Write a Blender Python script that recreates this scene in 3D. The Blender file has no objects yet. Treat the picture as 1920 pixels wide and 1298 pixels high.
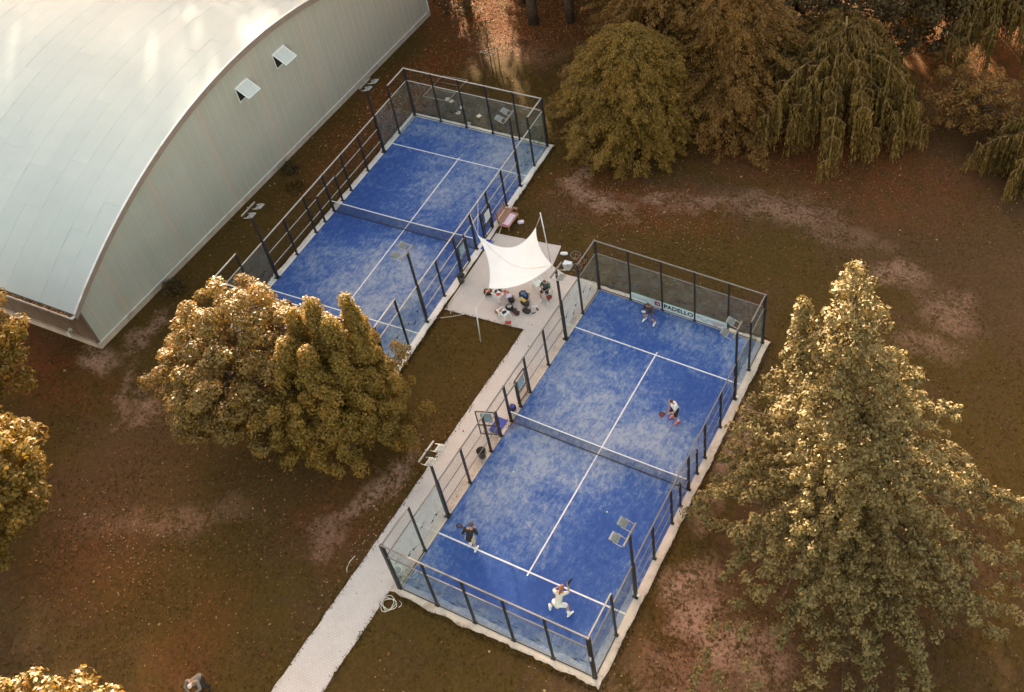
import bpy, math, random
import numpy as np
from mathutils import Vector, Matrix, Quaternion, noise as mnoise

random.seed(3)
RNG = np.random.default_rng(11)
S = bpy.context.scene
COL = S.collection
R = math.radians

# ------------------------------------------------------------------ camera, sky, sun, exposure
cam = bpy.data.cameras.new('camera')
cam.sensor_width = 36.0
cam.lens = 36.0 * 1962.325 / 1920.0
cam.shift_x = -0.152871
cam.shift_y = -0.094796
cam.clip_start = 0.5
cam.clip_end = 3000
camo = bpy.data.objects.new('camera', cam)
COL.objects.link(camo)
camo.location = (21.3604, -14.6791, 45.2464)
camo.rotation_euler = (0.7669, 0.0233, 0.4278)
S.camera = camo

SUN_EL, SUN_ROT = R(17.0), R(-40.0)
world = bpy.data.worlds.new("World")
S.world = world
world.use_nodes = True
wn = world.node_tree
sky = wn.nodes.new('ShaderNodeTexSky')
sky.sky_type = 'NISHITA'
sky.sun_disc = False
sky.sun_elevation = SUN_EL
sky.sun_rotation = SUN_ROT
sky.dust_density = 2.0
tint = wn.nodes.new('ShaderNodeMix')          # evening white balance, the same over the whole sky
tint.data_type = 'RGBA'
tint.blend_type = 'MULTIPLY'
tint.inputs[0].default_value = 1.0
tint.inputs[7].default_value = (1.40, 1.0, 0.68, 1)
wn.links.new(sky.outputs[0], tint.inputs[6])
bg = wn.nodes['Background']
wn.links.new(tint.outputs[2], bg.inputs[0])
bg.inputs[1].default_value = 0.12

sun = bpy.data.lights.new('sun', 'SUN')
sun.energy = 4.4
sun.angle = R(1.2)
sun.color = (1.0, 0.83, 0.62)
suno = bpy.data.objects.new('sun', sun)
COL.objects.link(suno)
sd = Vector((-math.sin(SUN_ROT) * math.cos(SUN_EL), -math.cos(SUN_ROT) * math.cos(SUN_EL), -math.sin(SUN_EL)))
suno.rotation_euler = sd.to_track_quat('-Z', 'Y').to_euler()
suno.location = (-40, 60, 60)

vs = S.view_settings
vs.view_transform = 'Standard'
vs.look = 'None'
vs.gamma = 1
vs.use_curve_mapping = False
vs.exposure = 2.8
S.cycles.use_denoising = True
S.cycles.max_bounces = 8
S.cycles.diffuse_bounces = 3
S.cycles.glossy_bounces = 3
S.cycles.transmission_bounces = 4
S.cycles.transparent_max_bounces = 24

# ------------------------------------------------------------------ node helpers
def sh(nt, typ, ins=None, **props):
    n = nt.nodes.new(typ)
    for k, v in props.items():
        setattr(n, k, v)
    for k, v in (ins or {}).items():
        s = n.inputs[k]
        if isinstance(v, bpy.types.NodeSocket):
            nt.links.new(v, s)
        else:
            if isinstance(v, (tuple, list)) and len(v) == 3 and s.type == 'RGBA':
                v = (*v, 1)
            s.default_value = v
    return n

def mth(nt, op, a, b=0.0, c=0.0, clamp=False):
    return sh(nt, 'ShaderNodeMath', {0: a, 1: b, 2: c}, operation=op, use_clamp=clamp).outputs[0]

def mixc(nt, f, a, b, blend='MIX'):
    return sh(nt, 'ShaderNodeMix', {0: f, 6: a, 7: b}, data_type='RGBA', blend_type=blend).outputs[2]

def ramp(nt, fac, stops, interp='LINEAR'):
    n = sh(nt, 'ShaderNodeValToRGB', {0: fac})
    cr = n.color_ramp
    cr.interpolation = interp
    while len(cr.elements) < len(stops):
        cr.elements.new(0.5)
    for e, (p, c) in zip(cr.elements, stops):
        e.position = p
        e.color = (*c, 1)
    return n.outputs[0]

def nz(nt, vec, scale, detail=3, rough=0.55, dist=0.0):
    ins = {'Scale': scale, 'Detail': detail, 'Roughness': rough, 'Distortion': dist}
    if vec is not None:
        ins['Vector'] = vec
    return sh(nt, 'ShaderNodeTexNoise', ins).outputs[0]

def mr(nt, v, a, b, c=0.0, d=1.0, smooth=True):
    return sh(nt, 'ShaderNodeMapRange', {0: v, 1: a, 2: b, 3: c, 4: d},
              interpolation_type='SMOOTHSTEP' if smooth else 'LINEAR').outputs[0]

def coord(nt, which='Object'):
    return sh(nt, 'ShaderNodeTexCoord').outputs[which]

def blob(nt, vec, cx, cy, rx, ry, rot=0.0, soft=0.6):
    m = sh(nt, 'ShaderNodeMapping', {'Vector': vec, 'Location': (cx, cy, 0), 'Rotation': (0, 0, rot), 'Scale': (rx, ry, 1e6)},
           vector_type='TEXTURE').outputs[0]
    l = sh(nt, 'ShaderNodeVectorMath', {0: m}, operation='LENGTH').outputs['Value']
    return mr(nt, l, 1 + soft, max(0.0, 1 - soft))

def new_mat(name):
    m = bpy.data.materials.new(name)
    m.use_nodes = True
    nt = m.node_tree
    return m, nt, nt.nodes['Principled BSDF']

def bump(nt, b, h, strength=0.3, dist=0.02):
    n = sh(nt, 'ShaderNodeBump', {'Height': h, 'Strength': strength, 'Distance': dist})
    nt.links.new(n.outputs[0], b.inputs['Normal'])

def simple(name, col, rough=0.6, metal=0.0, var=0.15, scale=6.0, spec=0.5, dirt=None, bmp=0.0):
    """plain surface with a little wear: noise brightens/darkens the colour and roughness"""
    m, nt, b = new_mat(name)
    v = coord(nt)
    f = nz(nt, v, scale, 4)
    lo = tuple(c * (1 - var) for c in col)
    hi = tuple(min(1, c * (1 + var)) for c in col)
    c = ramp(nt, f, [(0.3, lo), (0.7, hi)])
    if dirt:
        c = mixc(nt, mr(nt, nz(nt, v, scale * 0.45, 5), 0.55, 0.75, 0, 0.7), c, dirt)
    nt.links.new(c, b.inputs['Base Color'])
    nt.links.new(mth(nt, 'MULTIPLY_ADD', f, 0.2, rough - 0.1), b.inputs['Roughness'])
    b.inputs['Metallic'].default_value = metal
    b.inputs['Specular IOR Level'].default_value = spec
    if bmp:
        bump(nt, b, nz(nt, v, scale * 4, 3), bmp, 0.01)
    return m

# ------------------------------------------------------------------ mesh helpers
class MB:
    def __init__(self):
        self.v, self.f, self.m, self.sm = [], [], [], []
    def add(self, vs, fs, mi=0, smooth=False):
        o = len(self.v)
        self.v += [tuple(p) for p in vs]
        for f in fs:
            self.f.append(tuple(i + o for i in f))
            self.m.append(mi)
            self.sm.append(smooth)
    def box(self, c, s, mat=None, mi=0):
        x, y, z = s[0] / 2, s[1] / 2, s[2] / 2
        vs = [Vector((a, b, d)) for d in (-z, z) for b in (-y, y) for a in (-x, x)]
        if mat is not None:
            vs = [mat @ p for p in vs]
        vs = [p + Vector(c) for p in vs]
        self.add(vs, [(0, 2, 3, 1), (4, 5, 7, 6), (0, 1, 5, 4), (2, 6, 7, 3), (0, 4, 6, 2), (1, 3, 7, 5)], mi)
    def bar(self, p0, p1, w, h=None, mi=0, up=(0, 0, 1)):
        p0, p1 = Vector(p0), Vector(p1)
        d = p1 - p0
        L = d.length
        d.normalize()
        u = Vector(up)
        if abs(d.dot(u)) > 0.98:
            u = Vector((0, 1, 0))
        sx = d.cross(u).normalized()
        sz = sx.cross(d).normalized()
        M = Matrix((sx, d, sz)).transposed()
        self.box((p0 + p1) / 2, (w, L, h or w), M, mi)
    def tube(self, pts, r, n=8, mi=0, cap=True, smooth=True):
        pts = [Vector(p) for p in pts]
        if not isinstance(r, (list, tuple, np.ndarray)):
            r = [r] * len(pts)
        o = len(self.v)
        ref = None
        for i, p in enumerate(pts):
            d = (pts[min(i + 1, len(pts) - 1)] - pts[max(i - 1, 0)])
            d = d.normalized() if d.length > 1e-9 else Vector((0, 0, 1))
            if ref is None:
                ref = Vector((1, 0, 0)) if abs(d.x) < 0.9 else Vector((0, 1, 0))
            a = d.cross(ref).normalized()
            b = a.cross(d).normalized()
            ref = b
            for k in range(n):
                t = 2 * math.pi * k / n
                self.v.append(tuple(p + a * (math.cos(t) * r[i]) + b * (math.sin(t) * r[i])))
        for i in range(len(pts) - 1):
            for k in range(n):
                k2 = (k + 1) % n
                self.f.append((o + i * n + k, o + i * n + k2, o + (i + 1) * n + k2, o + (i + 1) * n + k))
                self.m.append(mi)
                self.sm.append(smooth)
        if cap:
            self.f.append(tuple(o + k for k in reversed(range(n))))
            self.f.append(tuple(o + (len(pts) - 1) * n + k for k in range(n)))
            self.m += [mi, mi]
            self.sm += [False, False]
    def ball(self, c, r, n=10, mi=0, rot=None):
        r = Vector((r, r, r)) if isinstance(r, (int, float)) else Vector(r)
        c = Vector(c)
        vs = [Vector((0, 0, r.z))]
        h = max(4, n // 2 + 1)
        for i in range(1, h):
            t = math.pi * i / h
            for k in range(n):
                a = 2 * math.pi * k / n
                vs.append(Vector((r.x * math.sin(t) * math.cos(a), r.y * math.sin(t) * math.sin(a), r.z * math.cos(t))))
        vs.append(Vector((0, 0, -r.z)))
        fs = [(0, 1 + k, 1 + (k + 1) % n) for k in range(n)]
        for i in range(h - 2):
            for k in range(n):
                a, b = 1 + i * n + k, 1 + i * n + (k + 1) % n
                fs.append((a, a + n, b + n, b))
        L = len(vs) - 1
        q = 1 + (h - 2) * n
        fs += [(L, q + (k + 1) % n, q + k) for k in range(n)]
        if rot is not None:
            vs = [rot @ p for p in vs]
        self.add([p + c for p in vs], fs, mi, True)
    def prism(self, poly, z0, z1, M=None, mi=0):
        """poly: 2-D outline, extruded z0..z1; M maps local (x,y,z) to place"""
        n = len(poly)
        vs = [Vector((x, y, z0)) for x, y in poly] + [Vector((x, y, z1)) for x, y in poly]
        if M is not None:
            vs = [M @ p for p in vs]
        fs = [tuple(reversed(range(n))), tuple(range(n, 2 * n))]
        fs += [(k, (k + 1) % n, n + (k + 1) % n, n + k) for k in range(n)]
        self.add(vs, fs, mi)
    def lathe(self, prof, n=16, c=(0, 0, 0), mi=0, smooth=True):
        o = len(self.v)
        for r, z in prof:
            for k in range(n):
                t = 2 * math.pi * k / n
                self.v.append((c[0] + r * math.cos(t), c[1] + r * math.sin(t), c[2] + z))
        for i in range(len(prof) - 1):
            for k in range(n):
                k2 = (k + 1) % n
                self.f.append((o + i * n + k, o + i * n + k2, o + (i + 1) * n + k2, o + (i + 1) * n + k))
                self.m.append(mi)
                self.sm.append(smooth)
    def mesh(self, name, mats):
        me = bpy.data.meshes.new(name)
        me.from_pydata(self.v, [], self.f)
        if not isinstance(mats, (list, tuple)):
            mats = [mats]
        for m in mats:
            me.materials.append(m)
        me.polygons.foreach_set('material_index', self.m)
        me.polygons.foreach_set('use_smooth', self.sm)
        me.update()
        return me
    def build(self, name, mats, parent=None, loc=(0, 0, 0), rot=(0, 0, 0)):
        return link(name, self.mesh(name, mats), parent, loc, rot)

def link(name, me, parent=None, loc=(0, 0, 0), rot=(0, 0, 0)):
    o = bpy.data.objects.new(name, me)
    COL.objects.link(o)
    o.location = loc
    o.rotation_euler = rot
    if parent is not None:
        o.parent = parent
    return o

def tag(o, label=None, cat=None, group=None, kind=None):
    if label: o['label'] = label
    if cat: o['category'] = cat
    if group: o['group'] = group
    if kind: o['kind'] = kind
    return o

def thing(name, label, cat, loc=(0, 0, 0), rz=0.0, group=None):
    o = bpy.data.objects.new(name, None)
    o.empty_display_size = 0.3
    COL.objects.link(o)
    o.location = loc
    o.rotation_euler = (0, 0, rz)
    return tag(o, label, cat, group)

def copy_tree(o, parent=None):
    kids = [c for c in bpy.data.objects if c.parent == o]
    c = o.copy()
    COL.objects.link(c)
    if parent is not None:
        c.parent = parent
    for k in kids:
        copy_tree(k, c)
    return c

def quads(name, verts, mat, parent=None, kind=None):
    """verts: (N,4,3) array -> one mesh of N loose quads"""
    N = len(verts)
    me = bpy.data.meshes.new(name)
    me.vertices.add(N * 4)
    me.loops.add(N * 4)
    me.polygons.add(N)
    me.vertices.foreach_set('co', np.ascontiguousarray(verts, dtype=np.float32).ravel())
    me.loops.foreach_set('vertex_index', np.arange(N * 4, dtype=np.int32))
    me.polygons.foreach_set('loop_start', np.arange(0, N * 4, 4, dtype=np.int32))
    me.materials.append(mat)
    me.update(calc_edges=True)
    o = link(name, me, parent)
    if kind: o['kind'] = kind
    return o

def tris(name, verts, mat, parent=None):
    N = len(verts)
    me = bpy.data.meshes.new(name)
    me.vertices.add(N * 3)
    me.loops.add(N * 3)
    me.polygons.add(N)
    me.vertices.foreach_set('co', np.ascontiguousarray(verts, dtype=np.float32).ravel())
    me.loops.foreach_set('vertex_index', np.arange(N * 3, dtype=np.int32))
    me.polygons.foreach_set('loop_start', np.arange(0, N * 3, 3, dtype=np.int32))
    me.materials.append(mat)
    me.update(calc_edges=True)
    return link(name, me, parent)

def norm(a):
    return a / (np.linalg.norm(a, axis=-1, keepdims=True) + 1e-9)

# ------------------------------------------------------------------ materials
M = {}
M['steel'] = simple('dark_steel', (0.030, 0.026, 0.024), 0.5, 0.3, 0.25, 5)
M['galv'] = simple('light_steel', (0.40, 0.38, 0.35), 0.6, 0.1, 0.12, 3)
M['rail_grey'] = simple('shaded_rail_steel', (0.15, 0.14, 0.125), 0.75, 0.0, 0.15, 3)  # darker copy of the light steel, shade at the nearer court put into colour
M['lamp_alu'] = simple('lamp_housing', (0.20, 0.215, 0.205), 0.8, 0.0, 0.15, 4)
M['kerb'] = simple('concrete_kerb', (0.52, 0.43, 0.35), 0.85, 0, 0.16, 2.0, 0.3, (0.26, 0.17, 0.10), 0.3)
M['kerb_white'] = simple('pale_concrete_kerb', (0.68, 0.625, 0.57), 0.85, 0, 0.10, 2.0, 0.3, (0.36, 0.26, 0.17), 0.3)
M['line'] = simple('white_line', (0.66, 0.66, 0.66), 0.8, 0, 0.12, 9, 0.2, (0.42, 0.44, 0.52))
M['white_plastic'] = simple('white_plastic', (0.74, 0.78, 0.74), 0.4, 0, 0.06, 5)
M['black'] = simple('black_fabric', (0.018, 0.014, 0.013), 0.8, 0, 0.3, 12)
M['dark_brown'] = simple('brown_black_fabric', (0.030, 0.019, 0.013), 0.8, 0, 0.3, 12)
M['navy'] = simple('navy_fabric', (0.022, 0.022, 0.06), 0.8, 0, 0.3, 12)
M['blue_bag'] = simple('blue_fabric', (0.05, 0.16, 0.30), 0.7, 0, 0.35, 9)
M['white_cloth'] = simple('white_cloth', (0.72, 0.71, 0.70), 0.85, 0, 0.08, 8)
M['cream_cloth'] = simple('cream_cloth', (0.62, 0.58, 0.50), 0.85, 0, 0.08, 8)
M['red'] = simple('red_fabric', (0.50, 0.04, 0.03), 0.7, 0, 0.3, 10)
M['dark_red'] = simple('dark_red_face', (0.22, 0.03, 0.025), 0.6, 0, 0.2, 8)
M['orange'] = simple('orange_fabric', (0.48, 0.13, 0.05), 0.7, 0, 0.3, 10)
M['yellow'] = simple('yellow_fabric', (0.50, 0.36, 0.07), 0.7, 0, 0.3, 10)
M['lilac'] = simple('lilac_cloth', (0.52, 0.46, 0.62), 0.8, 0, 0.12, 10)
M['pink'] = simple('pink_cloth', (0.68, 0.52, 0.60), 0.8, 0, 0.08, 7)
M['magenta'] = simple('magenta_cloth', (0.42, 0.10, 0.20), 0.8, 0, 0.2, 7)
M['wood_red'] = simple('weathered_bench_wood', (0.36, 0.19, 0.12), 0.7, 0, 0.3, 7)
M['wood'] = simple('stake_wood', (0.24, 0.13, 0.08), 0.8, 0, 0.3, 7)
M['mat_blue'] = simple('blue_mat', (0.04, 0.06, 0.30), 0.8, 0, 0.25, 5)
M['bin'] = simple('dark_bin', (0.055, 0.045, 0.036), 0.55, 0, 0.25, 5)
M['skin'] = simple('skin', (0.42, 0.22, 0.14), 0.55, 0, 0.08, 9)
M['hair_brown'] = simple('brown_hair', (0.09, 0.04, 0.025), 0.6, 0, 0.3, 30)
M['hair_red'] = simple('auburn_hair', (0.26, 0.085, 0.025), 0.6, 0, 0.35, 30)
M['hair_grey'] = simple('grey_hair', (0.55, 0.50, 0.47), 0.6, 0, 0.2, 30)
M['eye'] = simple('eye', (0.03, 0.02, 0.02), 0.3)
M['lip'] = simple('lips', (0.36, 0.11, 0.09), 0.5)
M['beige'] = simple('beige_cotton', (0.46, 0.38, 0.27), 0.85, 0, 0.12, 8)
M['charcoal'] = simple('charcoal_jacket', (0.055, 0.038, 0.028), 0.8, 0, 0.3, 10)
M['grey_jacket'] = simple('grey_jacket', (0.17, 0.15, 0.125), 0.85, 0, 0.2, 10)
M['navy_short'] = simple('blue_shorts', (0.05, 0.06, 0.20), 0.8, 0, 0.2, 10)
M['coral'] = simple('coral_shoe', (0.78, 0.13, 0.13), 0.5, 0, 0.15, 8)
M['rubber'] = simple('tyre_rubber', (0.045, 0.038, 0.032), 0.8, 0, 0.3, 8)
M['bike_paint'] = simple('copper_frame_paint', (0.26, 0.10, 0.04), 0.35, 0.3, 0.2, 8)
M['bronze'] = simple('bare_metal', (0.34, 0.29, 0.23), 0.4, 0.6, 0.2, 8)
M['ball'] = simple('tennis_ball', (0.62, 0.78, 0.25), 0.9, 0, 0.1, 30)
M['bark'] = simple('bark', (0.075, 0.048, 0.030), 0.95, 0, 0.4, 5, 0.2, None, 0.6)
M['pale_bark'] = simple('pale_branch_bark', (0.22, 0.145, 0.075), 0.9, 0, 0.3, 5, 0.2, None, 0.4)
M['sign_blue'] = simple('blue_notice', (0.14, 0.30, 0.42), 0.4, 0, 0.08, 5)
M['sign_white'] = simple('white_notice', (0.60, 0.64, 0.62), 0.4, 0, 0.05, 5)
M['ink_black'] = simple('black_print', (0.012, 0.012, 0.014), 0.5, 0, 0.1)
M['ink_red'] = simple('red_print', (0.34, 0.03, 0.06), 0.5, 0, 0.1)
M['ink_purple'] = simple('purple_print', (0.20, 0.04, 0.14), 0.5, 0, 0.1)
M['ink_grey'] = simple('grey_print', (0.30, 0.30, 0.31), 0.5, 0, 0.1)
M['hose'] = simple('pale_hose', (0.60, 0.55, 0.45), 0.5, 0, 0.15, 5)
M['paper'] = simple('paper_scrap', (0.60, 0.48, 0.38), 0.9, 0, 0.15, 12)
M['goal_tube'] = simple('goal_frame_tube', (0.36, 0.30, 0.24), 0.5, 0.4, 0.15, 3)

def mat_turf(name, blobs, seed, base=0.32):
    m, nt, b = new_mat(name)
    v = coord(nt)
    vv = sh(nt, 'ShaderNodeVectorMath', {0: v, 1: (seed, seed * 1.7, 0)}, operation='ADD').outputs[0]
    f = None
    for (cx, cy, rx, ry, w) in blobs:
        t = mth(nt, 'MULTIPLY', blob(nt, v, cx, cy, rx, ry, 0, 0.85), w)
        f = t if f is None else mth(nt, 'ADD', f, t)
    n1 = nz(nt, vv, 0.45, 6, 0.68, 1.2)
    n2 = nz(nt, vv, 2.9, 6, 0.75, 0.6)
    st = sh(nt, 'ShaderNodeMapping', {'Vector': vv, 'Rotation': (0, 0, 0.5), 'Scale': (7, 2.4, 1)}).outputs[0]
    n3 = nz(nt, st, 1.0, 5, 0.75, 0.5)
    k = mth(nt, 'MULTIPLY_ADD', n1, 1.3, -0.65)
    k = mth(nt, 'ADD', k, mth(nt, 'MULTIPLY_ADD', n2, 1.5, -0.75))
    k = mth(nt, 'ADD', k, mth(nt, 'MULTIPLY_ADD', n3, 1.2, -0.60))
    f = mth(nt, 'ADD', mth(nt, 'ADD', f, base), k, clamp=True)
    c = ramp(nt, f, [(0.0, (0.030, 0.070, 0.245)), (0.32, (0.050, 0.102, 0.285)), (0.62, (0.125, 0.178, 0.325)), (1.0, (0.27, 0.31, 0.385))])
    sp = mr(nt, nz(nt, vv, 9, 4, 0.8), 0.68, 0.76)
    c = mixc(nt, mth(nt, 'MULTIPLY', sp, 0.55), c, (0.38, 0.40, 0.43))
    dk = mr(nt, nz(nt, vv, 5.0, 4, 0.7), 0.36, 0.28)
    c = mixc(nt, mth(nt, 'MULTIPLY', dk, 0.5), c, (0.026, 0.058, 0.20))
    nt.links.new(c, b.inputs['Base Color'])
    b.inputs['Roughness'].default_value = 0.9
    b.inputs['Specular IOR Level'].default_value = 0.15
    bump(nt, b, nz(nt, vv, 40, 3), 0.35, 0.01)
    return m

M['turf_near'] = mat_turf('blue_turf_near', [
    (4.2, 12.3, 4.2, 2.8, 0.36), (8.0, 11.6, 2.4, 1.6, 0.22), (1.2, 15.0, 1.2, 2.4, 0.15), (1.5, 7.6, 1.3, 2.8, 0.28),
    (5.0, 8.7, 3.5, 1.1, 0.25), (3.2, 5.2, 2.2, 2.0, 0.14), (6.0, 19.0, 3.0, 0.8, 0.12), (9.3, 18.6, 1.0, 1.5, 0.18), (9.3, 1.4, 0.8, 2.0, 0.25),
    (5.0, 0.4, 5.0, 0.5, 0.25), (0.5, 1.0, 0.7, 1.8, 0.18),
    (8.5, 7.4, 2.2, 2.2, -0.3), (8.0, 15.4, 2.6, 1.8, -0.3), (3.2, 1.5, 3.0, 1.4, -0.32), (7.4, 2.3, 2.2, 1.5, -0.32), (3.0, 17.8, 2.0, 1.2, -0.15), (6.5, 5.0, 2.0, 2.0, -0.12)], 3.1, 0.40)
M['turf_far'] = mat_turf('blue_turf_far', [
    (6.2, 5.2, 2.4, 3.2, 0.48), (5.2, 14.2, 3.0, 2.2, 0.30), (8.2, 18.2, 2.2, 1.9, 0.55), (2.6, 6.2, 1.8, 2.2, 0.14), (9.4, 1.6, 0.8, 2.4, 0.26),
    (9.3, 8.0, 0.9, 2.5, 0.14), (3.5, 19.2, 3.0, 0.8, 0.22), (6.5, 8.4, 2.5, 1.0, 0.1),
    (1.6, 11.2, 2.2, 3.0, -0.24), (2.0, 15.2, 2.0, 2.2, -0.2), (8.2, 10.5, 1.8, 2.2, -0.16), (3.0, 2.2, 2.4, 1.6, -0.2), (1.0, 8.6, 1.4, 1.2, -0.15)], 27.4, 0.38)

def mat_ground():
    m, nt, b = new_mat('autumn_ground')
    v = coord(nt)
    wob = sh(nt, 'ShaderNodeTexNoise', {'Vector': v, 'Scale': 0.35, 'Detail': 5.0, 'Roughness': 0.6}).outputs['Color']
    wob = sh(nt, 'ShaderNodeVectorMath', {0: wob, 1: (0.5, 0.5, 0.5)}, operation='SUBTRACT').outputs[0]
    wob = sh(nt, 'ShaderNodeVectorMath', {0: wob, 'Scale': 4.5}, operation='SCALE').outputs[0]
    pv = sh(nt, 'ShaderNodeVectorMath', {0: v, 1: wob}, operation='ADD').outputs[0]
    fine = nz(nt, v, 5.0, 6, 0.75)
    mid = nz(nt, v, 0.9, 5, 0.65, 0.6)
    big = nz(nt, v, 0.16, 4, 0.6, 0.8)
    grass = ramp(nt, fine, [(0.25, (0.042, 0.026, 0.006)), (0.5, (0.069, 0.041, 0.0095)), (0.75, (0.104, 0.063, 0.017))])
    dirt = ramp(nt, fine, [(0.25, (0.048, 0.026, 0.0105)), (0.5, (0.076, 0.041, 0.0175)), (0.78, (0.120, 0.069, 0.032))])
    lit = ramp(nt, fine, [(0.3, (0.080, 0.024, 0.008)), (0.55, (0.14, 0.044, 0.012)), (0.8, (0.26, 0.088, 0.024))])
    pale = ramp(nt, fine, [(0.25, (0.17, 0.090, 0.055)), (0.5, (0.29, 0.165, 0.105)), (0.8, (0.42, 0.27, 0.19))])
    df = mr(nt, mth(nt, 'ADD', mth(nt, 'MULTIPLY', big, 0.8), mth(nt, 'MULTIPLY', mid, 0.45)), 0.55, 0.72)
    def field(bl):
        f = None
        for q in bl:
            t = blob(nt, pv, *q[:4], q[4] if len(q) > 4 else 0.0, 0.7)
            if len(q) > 5: t = mth(nt, 'MULTIPLY', t, q[5])
            f = t if f is None else mth(nt, 'MAXIMUM', f, t)
        return f
    lush = field([(-11, 15.2, 5, 30, 0.08, .7), (-5.5, 10, 3.2, 8, 0, 1), (1, -7, 9, 6, 0, .8), (11.4, 10, 1.0, 16, 0, .9), (3.2, 31.6, 3.4, 0.45, 0.1, .9), (6, 25.5, 9, 2.2, 0.1, .8), (16.5, 22.0, 1.2, 1.2, 0, .9), (-17, 33, 9, 3, 0, .9), (-22, 18, 3, 16, 0, .9), (-7.6, 27, 1.5, 6, 0, .7), (24, 20, 6, 5, 0, .6)])
    bare = field([(-13, 0, 8, 5, 0.4, .7), (-12, -9, 9, 5, 0.1, .6), (9, 33, 9, 4, 0.2, .5), (20, 17, 6, 8, 0, .5), (15, 0, 5, 9, 0, .8), (6, 31, 7, 2, 0.2, .7), (19, 33, 6, 10, 0, .7)])
    df = mth(nt, 'SUBTRACT', mth(nt, 'ADD', df, bare, clamp=True), lush, clamp=True)
    c = mixc(nt, df, grass, dirt)
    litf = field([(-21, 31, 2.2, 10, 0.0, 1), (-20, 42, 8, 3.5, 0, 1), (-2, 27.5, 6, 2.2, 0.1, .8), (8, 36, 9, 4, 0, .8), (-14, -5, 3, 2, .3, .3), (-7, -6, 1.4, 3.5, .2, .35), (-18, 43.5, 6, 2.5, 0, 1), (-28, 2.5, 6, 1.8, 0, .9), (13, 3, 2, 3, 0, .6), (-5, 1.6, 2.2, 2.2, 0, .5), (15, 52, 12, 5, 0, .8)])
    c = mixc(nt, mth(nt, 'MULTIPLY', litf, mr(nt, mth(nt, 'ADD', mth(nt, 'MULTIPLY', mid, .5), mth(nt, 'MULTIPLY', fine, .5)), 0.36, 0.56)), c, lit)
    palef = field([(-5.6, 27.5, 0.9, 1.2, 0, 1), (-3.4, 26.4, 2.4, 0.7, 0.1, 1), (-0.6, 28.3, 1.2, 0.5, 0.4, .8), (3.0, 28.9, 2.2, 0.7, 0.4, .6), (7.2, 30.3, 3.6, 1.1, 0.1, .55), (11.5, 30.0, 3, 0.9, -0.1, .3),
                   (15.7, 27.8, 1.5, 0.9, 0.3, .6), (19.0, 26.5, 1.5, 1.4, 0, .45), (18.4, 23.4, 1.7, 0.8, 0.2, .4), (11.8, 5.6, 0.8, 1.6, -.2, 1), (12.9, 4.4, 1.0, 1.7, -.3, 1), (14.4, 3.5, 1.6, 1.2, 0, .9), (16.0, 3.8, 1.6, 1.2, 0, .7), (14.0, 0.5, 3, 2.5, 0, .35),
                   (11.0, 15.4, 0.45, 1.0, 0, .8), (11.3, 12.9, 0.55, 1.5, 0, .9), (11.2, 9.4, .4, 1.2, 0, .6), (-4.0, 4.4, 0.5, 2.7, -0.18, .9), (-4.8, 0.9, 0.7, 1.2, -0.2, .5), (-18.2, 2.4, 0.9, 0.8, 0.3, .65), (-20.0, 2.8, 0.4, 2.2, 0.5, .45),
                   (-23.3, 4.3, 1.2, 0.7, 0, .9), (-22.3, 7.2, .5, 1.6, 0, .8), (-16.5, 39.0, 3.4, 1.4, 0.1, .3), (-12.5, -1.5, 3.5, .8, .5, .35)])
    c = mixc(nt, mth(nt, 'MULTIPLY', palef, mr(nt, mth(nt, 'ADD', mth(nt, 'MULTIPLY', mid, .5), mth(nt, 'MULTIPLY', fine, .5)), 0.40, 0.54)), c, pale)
    spk = mr(nt, nz(nt, v, 14, 3, 0.8), 0.70, 0.76)
    c = mixc(nt, mth(nt, 'MULTIPLY', spk, 0.2), c, (0.30, 0.20, 0.11))
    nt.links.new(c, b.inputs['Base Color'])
    b.inputs['Roughness'].default_value = 0.95
    b.inputs['Specular IOR Level'].default_value = 0.1
    bump(nt, b, mth(nt, 'ADD', mth(nt, 'MULTIPLY', fine, 0.5), mid), 0.7, 0.12)
    return m
M['ground'] = mat_ground()

def mat_pavers():
    m, nt, b = new_mat('concrete_pavers')
    v = coord(nt)
    br = sh(nt, 'ShaderNodeTexBrick', {'Vector': v, 'Color1': (0.58, 0.52, 0.475), 'Color2': (0.52, 0.46, 0.415), 'Mortar': (0.22, 0.17, 0.135), 'Scale': 1.0,
            'Mortar Size': 0.006, 'Brick Width': 0.21, 'Row Height': 0.105})
    c = mixc(nt, 0.55, br.outputs[0], ramp(nt, nz(nt, v, 1.1, 5, 0.7), [(0.3, (0.48, 0.42, 0.375)), (0.7, (0.61, 0.55, 0.505))]))
    c = mixc(nt, mr(nt, nz(nt, v, 0.5, 5, 0.75), 0.60, 0.75, 0, .45), c, (0.27, 0.20, 0.145))
    c = mixc(nt, mr(nt, nz(nt, v, 6, 3, 0.75), 0.66, 0.74, 0, .35), c, (0.22, 0.15, 0.10))
    nt.links.new(c, b.inputs['Base Color'])
    b.inputs['Roughness'].default_value = 0.85
    b.inputs['Specular IOR Level'].default_value = 0.25
    bump(nt, b, br.outputs[1], -0.4, 0.01)
    return m
M['pavers'] = mat_pavers()

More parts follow.
